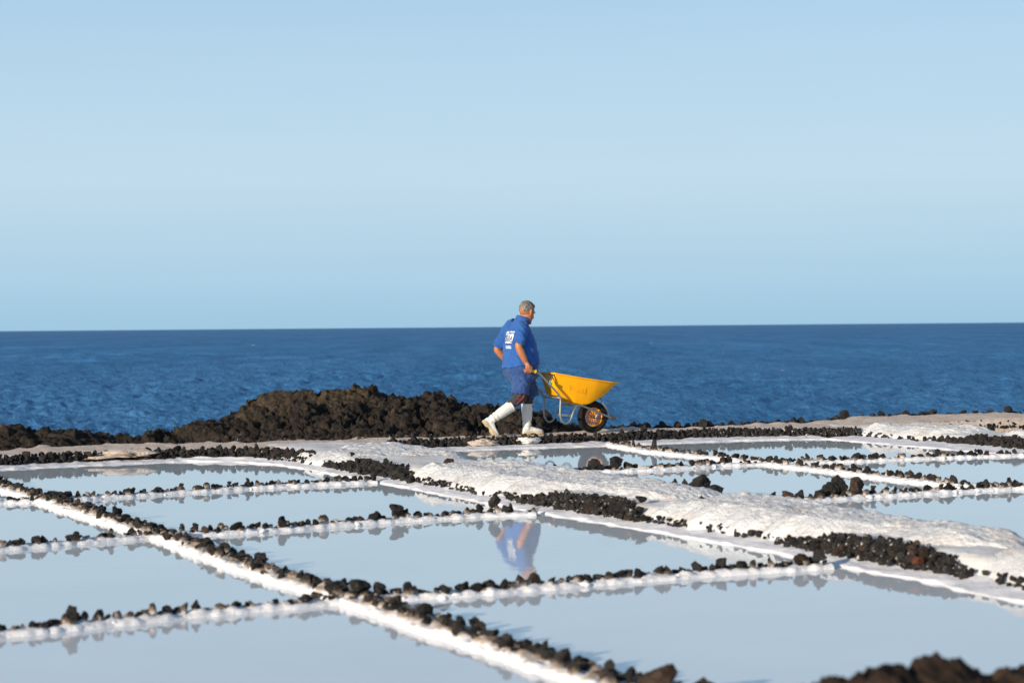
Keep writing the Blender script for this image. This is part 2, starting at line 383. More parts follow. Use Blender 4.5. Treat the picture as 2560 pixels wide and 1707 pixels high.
# ---- lines of the walls in plan (t, q) ------------------------------------------
D1 = [(3.15, 21.6), (3.23, 19.46), (3.34, 17.5), (3.50, 14.2), (3.53, 11.8), (3.62, 10.35), (3.65, 9.1), (3.69, 7.9), (3.74, 7.0), (3.8, 6.1)]
R1 = [(-.6, 17.5), (2.95, 17.7), (3.34, 17.6), (4.13, 17.85), (4.77, 18.0), (5.45, 18.15), (6.6, 18.23)]
R2 = [(-.6, 13.6), (2.3, 13.9), (2.72, 14.05), (3.5, 14.25), (3.95, 14.2), (4.41, 14.27), (5.35, 14.47), (6.23, 14.56), (6.7, 14.45)]
R3 = [(-.6, 9.8), (1.65, 10.0), (2.5, 10.2), (3.62, 10.36), (4.2, 10.31), (4.6, 10.34), (5.2, 10.42), (5.84, 10.47), (6.8, 10.43)]
R4 = [(8.0, 18.36), (9.1, 18.37), (9.8, 18.34), (10.65, 18.5), (11.15, 18.46), (12.0, 18.36), (13.2, 18.33), (14.5, 18.22)]
R5 = [(8.05, 14.3), (8.9, 14.42), (9.9, 14.53), (10.45, 14.55), (11.12, 14.6), (12.4, 14.5), (14.5, 14.3)]
D2 = [(11.3, 22.5), (11.08, 21.0), (11.13, 19.9), (11.2, 18.8), (11.16, 18.46), (11.17, 17.3), (11.12, 16.3), (11.12, 14.6), (11.1, 10.5)]
CLq = [5., 8.6, 9.6, 10.4, 11.5, 12.75, 13.6, 14.9, 16.1, 18.5, 19.2, 20.5, 21.2, 21.9, 22.4]
CLt = [6.85, 6.81, 6.87, 6.84, 6.86, 6.80, 6.73, 6.67, 6.64, 6.62, 6.58, 6.57, 6.52, 6.2, 5.6]
def CL(q): return float(np.interp(q, CLq, CLt))
def sub(line, a, b, axis=0, n=60):
    """piece of a wall line between two values of t (axis 0) or q (axis 1)"""
    L = np.array(line, float); o = np.argsort(L[:, axis]); L = L[o]; s = np.linspace(a, b, n)
    other = np.interp(s, L[:, axis], L[:, 1 - axis])
    # soft rounding of the bends
    for _ in range(3): other[1:-1] = (other[:-2] + 2 * other[1:-1] + other[2:]) / 4
    return np.stack([s, other] if axis == 0 else [other, s], 1)

# ---- the pans -------------------------------------------------------------------
def pond(poly, k):
    V = plv([(t, q, 0) for t, q in poly]); o = obj_np('pond_water', V, [list(range(len(V)))], M_BRINE[k].m, smooth=False)
    tag(o, kind='structure')
def rowpart(L, a, b, n=14): return [tuple(p) for p in sub(L, a, b, 0, n)]
def colpart(L, a, b, n=14): return [tuple(p) for p in sub(L, a, b, 1, n)]
def dline(L, q): A = np.array(L); o = np.argsort(A[:, 1]); return float(np.interp(q, A[o, 1], A[o, 0]))
for i, (lo, hi) in enumerate(((None, R3), (R3, R2), (R2, R1), (R1, None))):
    # left of the long wall, then between it and the salt causeway
    a0 = rowpart(lo, -.6, 3.5) if lo else [(-.6, 4.9), (3.75, 4.9)]
    a1 = rowpart(hi, 3.5, -.6) if hi else [(3.2, 22.6), (-.6, 22.5)]
    pond(a0 + a1, (1, 0, 0, 2)[i])
    q0 = 10.4 if lo is R3 else 14.3 if lo is R2 else 17.9 if lo is R1 else 4.9
    q1 = 10.4 if hi is R3 else 14.3 if hi is R2 else 17.9 if hi is R1 else 22.7
    dl = colpart(D1, q0, q1); a0 = rowpart(lo, dl[0][0], 6.95) if lo else [(3.85, 4.9), (7.0, 4.9)]
    a1 = rowpart(hi, 6.9, dl[-1][0]) if hi else [(6.95, 22.7), (3.0, 22.7)]
    dl = [p for p in dl[::-1] if a0[0][1] + .02 < p[1] < a1[-1][1] - .02]
    pond(a0 + a1 + dl, (1, 0, 2, 2)[i])
for (lo, hi, k) in ((None, R5, 0), (R5, R4, 0), (R4, None, 2)):
    for (t0, t1) in ((7.9, 11.12), (11.12, 14.9)):
        a0 = rowpart(lo, t0, t1) if lo else [(t0, 6.0), (t1, 6.0)]
        a1 = rowpart(hi, t1, t0) if hi else [(t1, 23.1), (t0, 23.1)]
        pond(a0 + a1, k)

# ---- stone meshes shared by every wall -------------------------------------------
def stone_mesh(seed, sub=2, cuts=9):
    g = random.Random(seed); bm = bmesh.new(); bmesh.ops.create_icosphere(bm, subdivisions=sub, radius=.5)
    off = Vector((seed * 3.1, seed * 1.7, 0))
    for v in bm.verts: v.co *= 1 + .5 * mnoise.noise(v.co * 2.2 + off)
    for _ in range(cuts):
        n = Vector((g.gauss(0, 1), g.gauss(0, 1), g.gauss(0, 1))).normalized(); d = g.uniform(.18, .42)
        for v in bm.verts:
            h = v.co.dot(n)
            if h > d: v.co -= n * (h - d) * .92
    for v in bm.verts: v.co *= 1.12 + .22 * mnoise.noise(v.co * 5 + off) + .12 * mnoise.noise(v.co * 11 + off)
    return bm_mesh('stone', bm)
STONES = [stone_mesh(i) for i in range(20)]; STONES_HI = [stone_mesh(40 + i, 4, 9) for i in range(8)]
def with_mat(meshes, m):
    out = []
    for me in meshes: c = me.copy(); c.materials.append(m); out.append(c)
    return out
S_DARK, S_SALT, S_WALL = with_mat(STONES, M_STONE.m), with_mat(STONES, M_STONE_S.m), with_mat(STONES, M_WSTONE.m)
S_BROWN, S_RED = with_mat(STONES, M_BROWN.m), with_mat(STONES, M_RED.m)
SG = random.Random(11); NST = 0
def put_stone(meshes, t, q, z, size, parent, squash=1., name='stone'):
    global NST
    o = bpy.data.objects.new(name, SG.choice(meshes)); COL.objects.link(o); o.parent = parent
    w = pl(t, q, z); o.location = w - parent.location if parent else w
    o.rotation_euler = (SG.uniform(-.7, .7), SG.uniform(-.7, .7), SG.uniform(0, 6.28))
    o.scale = (size * SG.uniform(.75, 1.45), size * SG.uniform(.75, 1.25), size * squash * SG.uniform(.65, 1.3)); NST += 1
    return o

# ---- ridge of salt crust along a line -----------------------------------------------
def ridge(line, hw, h, step=.022, na=15, lump=.018, lsize=.085, seed=0, skirt=.02):
    L = np.asarray(line, float); d = np.r_[0, np.cumsum(np.hypot(*np.diff(L, axis=0).T))]
    s = np.arange(0, d[-1] + step, step); s[-1] = min(s[-1], d[-1]); c = np.stack([np.interp(s, d, L[:, k]) for k in (0, 1)], 1)
    tg = np.gradient(c, axis=0); tg /= np.linalg.norm(tg, axis=1)[:, None]; nr = np.stack([-tg[:, 1], tg[:, 0]], 1)
    a = np.linspace(-1, 1, na); sec = (1 - np.abs(a) ** 2.2) ** .6
    wv = hw * (1 + .25 * fbm(P3(c[:, 0], c[:, 1]), .35, 3, seed + 3))
    T = c[:, None, 0] + nr[:, None, 0] * a * wv[:, None]; Q = c[:, None, 1] + nr[:, None, 1] * a * wv[:, None]
    Z = sec[None, :] * h * np.ones_like(T)
    P = P3(T, Q, Z * .6)
    lm = (np.clip(1.0 - worley(P, lsize, seed), 0, 1) - .45) * lump * 2 + fbm(P, .035, 3, seed + 8) * lump * .9
    out = lm.reshape(T.shape) * (.35 + .65 * sec)
    T = T + nr[:, None, 0] * a * out * 1.1; Q = Q + nr[:, None, 1] * a * out * 1.1; Z = Z + out - skirt * (np.abs(a)[None, :] > .98)
    Z[:, 0] = Z[:, -1] = -skirt
    return plv(P3(T, Q, Z)), grid_faces(len(s), na)

STONE_NP = []
for me in STONES:
    a = np.empty(len(me.vertices) * 3); me.vertices.foreach_get('co', a); STONE_NP.append((a.reshape(-1, 3), np.array([tuple(p.vertices) for p in me.polygons])))
def pan_wall(line, hw, h, n_per_m, size, label, seed, rows=1, zc=None, side=0., dense=.93, lump=.014):
    """a low dividing wall: footing of salt-coated lumps with lava stones set along the top"""
    size *= .88; L = np.asarray(line, float); m = len(L) // 2; w = empty('pan_wall', pl(L[m, 0], L[m, 1], 0))
    tag(w, label, 'wall', 'low stone walls between the salt pans')
    V, F = ridge(L, hw, h, seed=seed, lump=lump, lsize=.07); V = [V]; F = [F]; nv = len(V[0]); tri = []
    d = np.r_[0, np.cumsum(np.hypot(*np.diff(L, axis=0).T))]; dt, dq = (L[-1] - L[0]) / np.linalg.norm(L[-1] - L[0])
    for sg in (-1, 1):                                   # lumps of crust round buried stones
        s = 0.
        while s < d[-1]:
            k = size * SG.uniform(.4, .95); off = sg * (hw - .04 + SG.uniform(-.03, .02)) + side * .3
            t = np.interp(s, d, L[:, 0]) - dq * off; q = np.interp(s, d, L[:, 1]) + dt * off
            A, G = SG.choice(STONE_NP); M = np.array(Matrix.Rotation(SG.uniform(0, 6.28), 3, 'Z') @ Matrix.Rotation(SG.uniform(-.6, .6), 3, 'X'))
            V.append((A * .85 + .15 * A / np.linalg.norm(A, axis=1)[:, None] * .42) @ M.T * np.array([k * 1.2, k, k * .75]) + np.array(pl(t, q, .004 + SG.uniform(-.014, .010)))); tri += (G + nv).tolist(); nv += len(A)
            s += k * SG.uniform(1.0, 3.5)
    o = obj_np('salt_crust', np.concatenate(V), F[0].tolist() + tri, M_CRUST.m, w)
    for r in range(rows):
        s = SG.uniform(0, .05)
        while s < d[-1]:
            k = size * SG.choice((.5, .6, .7, .8, .9, 1., 1.1, 1.25))
            t = np.interp(s, d, L[:, 0]); q = np.interp(s, d, L[:, 1])
            off = (r - (rows - 1) / 2) * size * .9 + side + SG.uniform(-.035, .035) * rows ** .5
            put_stone(S_BROWN if SG.random() < .06 else S_WALL, t - dq * off, q + dt * off, h * .7 + .36 * k + SG.uniform(-.010, .006), k, w, 1.)
            if SG.random() < .14 and k > size * .9: put_stone(S_WALL, t - dq * off, q + dt * off, h * .7 + .75 * k, k * .6, w)
            s += k * SG.uniform(.55, .9) if SG.random() < dense else k * 1.9
    return w
def cut(L, a, b, axis): return sub(L, a, b, axis)
d1 = lambda q: dline(D1, q)
pan_wall(cut(D1, 6.0, 10.42, 1), .115, .040, 14, .070, 'stone wall running from the single black boulder down to the bottom edge', 1, 2, .050, -.012, .74, .028)
pan_wall(cut(D1, 10.38, 14.28, 1), .11, .040, 14, .070, 'stone wall running up-left from the single black boulder to the next crossing', 2, 2, .050, -.012, .74, .028)
pan_wall(cut(D1, 14.25, 17.65, 1), .11, .040, 14, .070, 'slanting stone wall between the second and third crossings on the left', 3, 2, .050, -.012, .74, .028)
pan_wall(cut(D1, 17.62, 21.6, 1), .105, .040, 14, .072, 'short slanting stone wall at the far left edge below the path', 4, 2, .050, -.012, .74, .028)
pan_wall(cut(R3, -.6, 3.6, 0), .085, .030, 15, 0.064, 'nearest cross wall on the left with one upright square stone', 5, 1, .047)
pan_wall(cut(R3, 3.65, 6.75, 0), .085, .030, 15, 0.070, 'nearest cross wall from the black boulder to the salt causeway', 6, 1, .06)
pan_wall(cut(R2, -.6, 3.5, 0), .085, .030, 15, 0.072, 'middle cross wall left of the long slanting wall', 7, 1, .047)
pan_wall(cut(R2, 3.52, 6.6, 0), .085, .030, 15, 0.072, 'middle cross wall ending above the reflection of the man', 8, 1, .047)
pan_wall(cut(R1, -.6, 3.34, 0), .085, .030, 15, 0.072, 'short farthest cross wall touching the left picture edge', 9, 1, .06)
pan_wall(cut(R1, 3.38, 6.6, 0), .085, .030, 15, 0.074, 'farthest cross wall on the left, below the long stone-faced path', 10, 1, .047)
pan_wall(cut(R4, 8.0, 11.17, 0), .085, .028, 15, 0.074, 'cross wall below the wheelbarrow wheel and its reflection', 11, 1, .06)
pan_wall(cut(R4, 11.17, 14.4, 0), .085, .028, 15, 0.076, 'cross wall at far right running to the second salt causeway', 12, 1, .047)
pan_wall(cut(R5, 8.05, 11.12, 0), .085, .028, 15, 0.076, 'cross wall carrying the heap of large boulders', 13, 1, .06)
pan_wall(cut(R5, 11.12, 14.5, 0), .085, .028, 15, 0.080, 'wall at the right picture edge in line with the large boulders', 14, 1, .047)
pan_wall(cut(D2, 18.45, 22.5, 1), .095, .028, 15, 0.072, 'slanting wall leaving the path just right of the wheelbarrow', 15, 1, .047, -.03)
pan_wall(cut(D2, 14.6, 18.45, 1), .095, .028, 15, 0.076, 'slanting wall behind the heap of large boulders', 16, 1, .047, -.03)

# ---- shore rims: ledges of white salt at the foot of the banks -----------------------
def ribbon(a, b, prof, bumpy=.006, step=.03, seed=0):
    """surface between two plan lines a (outer) and b (inner); prof = [(u, z)]"""
    a = np.asarray(a, float); b = np.asarray(b, float)
    n = max(2, int(np.hypot(*np.diff(a, axis=0).T).sum() / step)); k = np.linspace(0, len(a) - 1, n)
    A = np.stack([np.interp(k, range(len(a)), a[:, i]) for i in (0, 1)], 1); B = np.stack([np.interp(k, range(len(b)), b[:, i]) for i in (0, 1)], 1)
    u = np.array([p[0] for p in prof]); z = np.array([p[1] for p in prof])
    uu = np.linspace(0, 1, max(len(u), 14)); uu[1] = .03; zz = np.interp(uu, u, z)
    wob = .05 * fbm(P3(A[:, 0], A[:, 1]), .25, 4, seed)
    T = A[:, None, 0] * (1 - uu) + B[:, None, 0] * uu; Q = A[:, None, 1] * (1 - uu) + B[:, None, 1] * uu
    dv = (A - B); dv = dv / (np.linalg.norm(dv, axis=1)[:, None] + 1e-9); f = (1 - uu)
    T = T + dv[:, None, 0] * wob[:, None] * f; Q = Q + dv[:, None, 1] * wob[:, None] * f
    P = P3(T, Q); Z = zz[None, :] + ((fbm(P, .12, 4, seed + 2) + .8 * (.5 - worley(P, .1, seed + 4))) * bumpy).reshape(T.shape) * (uu > .02)
    return plv(P3(T, Q, Z)), grid_faces(n, len(uu))

# path front wall lines
PFt = [-2, 3.7, 4.4, 5.2, 5.9, 6.5, 6.75]; PFq = [22.2, 22.25, 22.38, 22.45, 22.45, 22.25, 21.9]
PRt = [8.5, 9.4, 10.9, 11.8, 12.9, 13.7, 14.3, 14.75]; PRq = [22.75, 22.78, 22.72, 22.72, 22.78, 22.7, 22.4, 22.0]
rim_prof = [(0, -.015), (.03, .008), (.3, .018), (.7, .03), (1, .045)]
def rim(a, b, parent, seed):
    V, F = ribbon(a, b, rim_prof, .014, .03, seed); obj_np('salt_rim', V, F, M_RIM.m, parent)
# ---- path -------------------------------------------------------------------------
def front_q(t):
    return np.where(t < 7.6, np.interp(t, PFt + [7.6], PFq + [22.3]), np.interp(t, [7.6] + PRt + [15.6, 30], [22.4] + PRq + [22.3, 22.4]))
def path_z(T, Q):
    P = P3(T, Q)
    z = .118 + .022 * fbm(P, .8, 3, 31) + .022 * fbm(P, .16, 4, 32, .6) + np.interp(T.ravel(), [0, 14.5, 16, 17.5, 19, 24], [0, 0, .04, .06, .03, .05])
    return z.reshape(T.shape)
def back_q(t): return np.interp(t, [-2, 4, 4.7, 5.9, 7.2, 8.7, 10, 11.2, 12.7, 14.4, 18, 24], [23.7, 23.8, 24.2, 24.0, 23.6, 23.55, 23.55, 23.75, 23.95, 23.9, 24.2, 24.2])
def build_path():
    t = np.arange(-2, 24, .04); n = 44; u = np.linspace(0, 1, n)
    f = front_q(t) + .10; b = back_q(t)
    Q = f[:, None] * (1 - u) + b[:, None] * u; T = t[:, None] * np.ones(n)
    Z = path_z(T, Q); P = P3(T, Q)
    e = np.clip(u / .05, 0, 1) * np.clip((1 - u) / .06, 0, 1)
    Z = Z + .035 * (fbm(P, .3, 3, 36).reshape(T.shape)) * np.clip(1 - np.abs(u - .93) / .1, 0, 1)
    Z = np.where(e < 1, Z * e + (-.1) * (1 - e) ** 2 + Z * 0, Z)
    o = obj_np('path', plv(P3(T, Q, Z)), grid_faces(len(t), n), M_PATH.m); tag(o, kind='structure')
build_path()

# ---- stone-faced banks ----------------------------------------------------------------
def stone_face(parent, line, top, n_course, size, batter, seed_rate=.96, taper=0., z0=.05, meshes=None, brown=.05):
    L = np.asarray(line, float); d = np.r_[0, np.cumsum(np.hypot(*np.diff(L, axis=0).T))]
    for c in range(n_course):
        s = SG.uniform(0, .06)
        while s < d[-1]:
            k = size * SG.choice((.7, .85, .95, 1, 1.1, 1.3)); t, q = np.interp(s, d, L[:, 0]), np.interp(s, d, L[:, 1])
            i = min(len(L) - 2, int(np.searchsorted(d, s, 'right')) - 1); tg = (L[i + 1] - L[i]) / np.linalg.norm(L[i + 1] - L[i])
            off = batter * c + SG.uniform(-.02, .02); z = z0 + (top - z0) * (c / max(1, n_course - 1)) * .86 + SG.uniform(-.012, .012)
            ed = min(s, d[-1] - s); cl_ = (ed / taper) if taper else 9
            if SG.random() < seed_rate and (c + .5) / n_course < cl_ + SG.uniform(-.15, .15):
                put_stone(S_BROWN if SG.random() < brown else (meshes or S_DARK), t - tg[1] * off, q + tg[0] * off, z, k, parent)
            s += k * SG.uniform(.75, 1.0)
def bank(label, line, top, n, size, batter, cat='stone bank', **kw):
    L = np.asarray(line, float); m = len(L) // 2
    w = empty('stone_bank', pl(L[m, 0], L[m, 1], 0)); tag(w, label, cat, 'banks faced with small lava stones')
    # earth core so that no gap shows through
    A = L.copy(); tg = np.gradient(A, axis=0); tg /= np.linalg.norm(tg, axis=1)[:, None]; nr = np.stack([-tg[:, 1], tg[:, 0]], 1)
    V, F = ribbon(A - nr * .0, A + nr * (batter * n + .12), [(0, -.02), (.15, .03), (1, top - .012)], .01, .05, 3)
    obj_np('earth_core', V, F, M_GROUND.m, w)
    stone_face(w, A + nr * .01, top, n, size, batter, **kw); return w
tt = np.linspace(2.7, 6.7, 50); bk1 = bank('low bank of dark stones facing the left part of the path', np.concatenate([np.stack([tt, np.interp(tt, PFt, PFq)], 1)[:-2], [(6.74, 21.85), (6.80, 21.6), (6.85, 21.3), (6.87, 21.0)]]), .125, 3, .068, .035)
tt = np.linspace(8.45, 12.9, 50); bk2 = bank('low bank of dark stones below the man and the wheelbarrow', np.stack([tt, np.interp(tt, PRt, PRq)], 1), .125, 3, .072, .035)
tt = np.linspace(12.9, 14.8, 30); bank('stone bank flecked with white salt right of the wheelbarrow', np.stack([tt, np.interp(tt, PRt, PRq)], 1), .13, 4, .058, .035, meshes=S_SALT, brown=0)
tt = np.linspace(15.9, 21, 40); bank('dark stones under the tan crust at the far right edge', np.stack([tt, 0 * tt + 22.45], 1), .13, 3, .075, .035)

# ---- salt causeways -------------------------------------------------------------------
def causeway(name, lq, q0, q1, right, top, m, seed, zrise=0.):
    q = np.arange(q0, q1, .035); l = np.array([lq(x) for x in q]) + .2; n = 34; u = np.linspace(0, 1, n)
    T = l[:, None] * (1 - u) + right * u; Q = q[:, None] * np.ones(n); P = P3(T, Q)
    pr = np.interp(u, [0, .03, .14, .2, .86, .97, 1], [-.02, .03, top * .88, top, top, .02, -.03])
    Z = pr[None, :] + ((.016 * fbm(P, .3, 4, seed) + .007 * fbm(P, .05, 3, seed + 1)).reshape(T.shape)) * (pr[None, :] > .05)
    o = obj_np(name, plv(P3(T, Q, Z)), grid_faces(len(q), n), m); tag(o, kind='structure'); return o
cw1 = causeway('causeway', lambda q: max(6.52, CL(q)), 5.2, 22.9, 8.12, .135, M_TOP.m, 51)
cw2 = causeway('causeway', lambda q: 14.55, 10, 23.2, 15.95, .13, M_TOP.m, 52)
tt = np.linspace(-2, 6.55, 60); qf = np.interp(tt, PFt, PFq); rim(np.stack([tt, qf - .26], 1), np.stack([tt, qf + .12], 1), bk1, 21)
tt = np.linspace(8.2, 14.3, 60); qf = np.interp(tt, PRt, PRq); rim(np.stack([tt, qf - .38], 1), np.stack([tt, qf + .12], 1), bk2, 22)
qq = np.linspace(22.35, 5.2, 90); ct = np.array([CL(q) for q in qq]); rim(np.stack([ct, qq], 1), np.stack([ct + .24, qq + .02], 1), cw1, 23)
qq = np.linspace(5.2, 22.3, 70); rim(np.stack([0 * qq + 8.28, qq], 1), np.stack([0 * qq + 8.0, qq], 1), cw1, 24)
qq = np.linspace(22.2, 12, 60); rim(np.stack([0 * qq + 14.28, qq], 1), np.stack([0 * qq + 14.78, qq], 1), cw2, 25)
def left_line(q0, q1, off=.17, n=40):
    q = np.linspace(q1, q0, n); return np.stack([np.array([CL(x) for x in q]) + off, q], 1)     # runs towards the camera, bank on its left-hand (t+) side
def cbank(label, line, n, size, topz=.14, **kw):
    L = np.asarray(line, float); m = len(L) // 2; w = empty('stone_bank', pl(L[m, 0], L[m, 1], 0)); tag(w, label, 'stone bank', 'banks faced with small lava stones')
    stone_face(w, L, topz, n, size, .042, **kw); return w
cbank('patch of dark stones in the causeway side below the farthest salt heap', left_line(17.7, 20.3), 6, .060, meshes=S_DARK, taper=.8)
cbank('patch of dark stones in the causeway side above the reflected man', left_line(13.1, 15.5), 6, .060, meshes=S_SALT, taper=.7)
cbank('patch of dark stones with one red stone in the causeway side', left_line(9.4, 11.5), 6, .062, meshes=S_SALT, brown=.12, taper=.6)
put_stone(S_RED, CL(9.9) + .17, 9.9, .085, .085, bpy.data.objects['stone_bank.006'])
for q0, q1, lab in ((15.2, 18.0, 'thin line of dark stones under the second salt heap'), (11.15, 13.4, 'thin line of dark stones under the third salt heap'),
                    (6.5, 9.65, 'thin line of dark stones under the nearest salt heap'), (20.1, 21.6, 'thin line of dark stones under the farthest salt heap')):
    cbank(lab, left_line(q0, q1, .20), 2, .042, seed_rate=.5, z0=.04, meshes=S_SALT, topz=.07)
qq = np.linspace(20.4, 17.0, 30); cbank('patch of dark stones in the second causeway at the right edge', np.stack([0 * qq + 14.75, qq], 1), 5, .070, taper=.5)
qq = np.linspace(22.2, 20.4, 20); cbank('thin line of dark stones under the salt heap at far right', np.stack([0 * qq + 14.72, qq], 1), 2, .05, seed_rate=.5, z0=.04, meshes=S_SALT, topz=.07)

# ---- heaps of harvested salt ------------------------------------------------------------
def heap(label, lq, q0, q1, over, right, top, seed, res=.017, base=.035, m=None, endsoft=.55, recess=()):
    q = np.arange(q0, q1, res); n = int((right - lq((q0 + q1) / 2)) / res) + 6; u = np.linspace(0, 1, n)
    env = np.clip(np.minimum((q - q0), (q1 - q)) / endsoft, 0, 1) ** .5
    edge = np.array([lq(x) for x in q]) + over + .09 * fbm(P3(q, 0 * q), .35, 5, seed, .6) + .35 * (1 - env)
    for ra, rb in recess: edge += .24 * np.clip(np.minimum(q - ra, rb - q) / .3 + .5, 0, 1)
    rt = right - .25 * (1 - env) + .04 * fbm(P3(q, 0 * q + 5), .4, 3, seed)
    T = edge[:, None] * (1 - u) + rt[:, None] * u; Q = q[:, None] * np.ones(n); P = P3(T, Q)
    w = T - edge[:, None]; wr = rt[:, None] - T
    face = np.clip(w / (.26 + .10 * fbm(P, .5, 2, seed + 9).reshape(T.shape)), 0, 1); face = .5 * face + .5 * np.sqrt(np.clip(1 - (1 - face) ** 2, 0, 1))
    back = np.clip(wr / .28, 0, 1); back = np.sqrt(np.clip(1 - (1 - back) ** 2, 0, 1))
    hh = (top - base) * env[:, None] * (1 + .18 * fbm(P, .6, 3, seed + 1).reshape(T.shape))
    Z = base + hh * face * back
    rough = (.024 * fbm(P, .22, 4, seed + 2) + .007 * (.5 - worley(P, .05, seed + 3)) + .017 * fbm(P, .05, 4, seed + 4, .65)).reshape(T.shape)
    Z = Z + rough * np.clip(face, .15, 1) * back * np.clip(env[:, None] * 2, 0, 1)
    T = T + (.03 * fbm(P3(T, Q, Z), .08, 3, seed + 6).reshape(T.shape)) * (1 - face)
    Z[:, 0] -= .05; Z[:, -1] = .0; Z[0] = .06; Z[-1] = .06
    o = obj_np('salt_heap', plv(P3(T, Q, Z)), grid_faces(len(q), n), m or M_SALT.m)
    tag(o, label, 'salt heap', 'heaps of harvested salt on the causeways'); return o
heap('white salt heap at the far end of the causeway, joining the path', lambda q: max(6.55, CL(q)) + .7 * max(0, (q - 20.8)), 19.6, 22.4, .20, 8.35, .165, 61, endsoft=.5)
heap('long white salt heap with a brown boulder at its far end', CL, 13.45, 18.4, .22, 8.14, .19, 62, recess=((13.3, 15.2),))
heap('white salt heap between the two nearer patches of dark stone', CL, 9.7, 13.75, .22, 8.14, .20, 63, recess=((9.6, 11.1),))
heap('nearest white salt heap at the right edge of the causeway', CL, 5.6, 9.95, .22, 8.14, .21, 64, endsoft=.7)
heap('white salt heap on the second causeway at far right', lambda q: 14.5, 20.2, 22.5, .28, 15.9, .19, 65)
heap('thin salt cover behind the dark stones at far right', lambda q: 14.9, 16.5, 20.3, .3, 15.9, .17, 66)

# ---- lumps of tan crust on the path edge --------------------------------------------------
def crust_lump(label, t, q, z, rt, rq, rz, seed, m=None):
    n, k = 40, 20; a = np.linspace(0, 2 * math.pi, n); b = np.linspace(-.5, math.pi / 2, k); A, B = np.meshgrid(a, b, indexing='ij')
    d = np.stack([np.cos(A) * np.cos(B), np.sin(A) * np.cos(B), np.sin(B)], -1).reshape(-1, 3)
    rad = .8 + .55 * fbm(d + seed, .7, 4, seed) + .2 * fbm(d + seed, .15, 3, seed + 1); V = d * rad[:, None] * np.array([rt, rq, rz]) + np.array([t, q, z])
    o = obj_np('salt_crust', plv(V), grid_faces(n, k), m or M_PATH.m); tag(o, label, 'salt crust', 'lumps of tan salt crust on the path edge')
crust_lump('flat tan slab of salt crust overhanging the stones of the path at left', 5.15, 22.5, .085, .50, .2, .065, 71)
crust_lump('lump of tan salt crust below the rear boot of the man', 9.72, 22.80, .06, .25, .16, .07, 72)
crust_lump('small lump of white salt crust under the front boot of the man', 10.3, 22.80, .065, .22, .15, .06, 73, M_TOP.m)

# ---- loose rocks --------------------------------------------------------------------------
RK_D, RK_B, RK_R = with_mat(STONES_HI, M_STONE.m), with_mat(STONES_HI, M_BROWN.m), with_mat(STONES_HI, M_RED.m)
def rock(label, t, q, z, sx, sy, sz, meshes=RK_D, k=0, rot=(0, 0, 0), group='loose rocks lying on the walls and the salt'):
    o = bpy.data.objects.new('rock', meshes[k % len(meshes)]); COL.objects.link(o); o.location = pl(t, q, z); o.scale = (sx, sy, sz); o.rotation_euler = rot
    tag(o, label, 'rock', group); return o
rock('single smooth black boulder at the crossing of the near walls', 3.66, 10.36, .085, .125, .115, .11, k=0, rot=(0, 0, .4))
rock('small black rock touching the single black boulder', 3.77, 10.34, .065, .09, .08, .075, k=3)
rock('round brown rock at the near end of the slanting wall', 3.73, 6.98, .09, .155, .15, .13, RK_B, 1, (0, .2, 1))
rock('small dark rock beside the round brown rock', 3.86, 6.9, .07, .14, .12, .09, RK_B, 2)
rock('upright square stone standing on the nearest left wall', 2.02, 10.06, .082, .07, .06, .105, k=4, rot=(0, 0, .2))
rock('black rock of the boulder heap, at its far-left side', 9.43, 14.55, .085, .13, .13, .14, k=5)
rock('tall grey rock in the middle of the boulder heap', 9.55, 14.57, .10, .14, .13, .19, k=6, rot=(.1, -.2, .3))
rock('rusty brown rock at the right side of the boulder heap', 9.68, 14.54, .085, .15, .14, .15, RK_B, 7, (0, .3, 0))
rock('dark rock on the wall left of the boulder heap', 8.92, 14.42, .06, .13, .10, .08, RK_B, 3)
rock('flat dark rock at the causeway end of the boulder wall', 8.62, 14.28, .05, .20, .12, .07, k=2)
rock('large dark rock on the water side of the causeway', 8.42, 15.05, .12, .21, .17, .17, k=1)
rock('small pointed dark rock left of the large causeway rock', 8.38, 15.42, .10, .09, .08, .13, k=5, rot=(0, 0, 1))
rock('pointed dark rock next to the large causeway rock', 8.42, 15.28, .10, .08, .07, .11, k=6)
rock('low dark rock in front of the large causeway rock', 8.42, 14.78, .08, .17, .13, .10, k=7)
rock('brown boulder resting on the far salt heap', 7.5, 18.5, .165, .12, .09, .07, RK_B, 4)
rock('small dark rock lying on the far white salt heap', 6.98, 19.95, .17, .07, .06, .045, k=3)
rock('small brown cube of rock on the salt behind the stones', 7.42, 13.2, .17, .075, .07, .075, RK_B, 6)
rock('dark rock at the top of the second stone patch', 7.15, 13.7, .165, .10, .08, .06, k=0)
rock('upright dark stone standing on the path edge right of the wheel', 11.95, 22.8, .17, .10, .09, .14, k=2)
rock('upright stone on the slanting wall below the path', 11.07, 20.85, .11, .07, .07, .13, k=4)
rock('brown rock on the near wall where it meets the causeway', 6.55, 10.44, .07, .08, .07, .07, RK_B, 5)
rock('dark rock on the near wall beside the causeway rim', 6.68, 10.42, .075, .10, .08, .08, k=6)
rock('black rock at the end of the middle wall by the causeway', 6.28, 14.56, .11, .11, .09, .10, k=1)
rock('large black rock in the row of the middle wall', 5.42, 14.48, .10, .12, .10, .11, k=0)
rock('black rock under the barrow wheel reflection', 9.05, 18.37, .09, .11, .09, .12, k=5)
rock('wide black rock under the barrow wheel reflection', 9.3, 18.37, .085, .16, .10, .11, k=7)

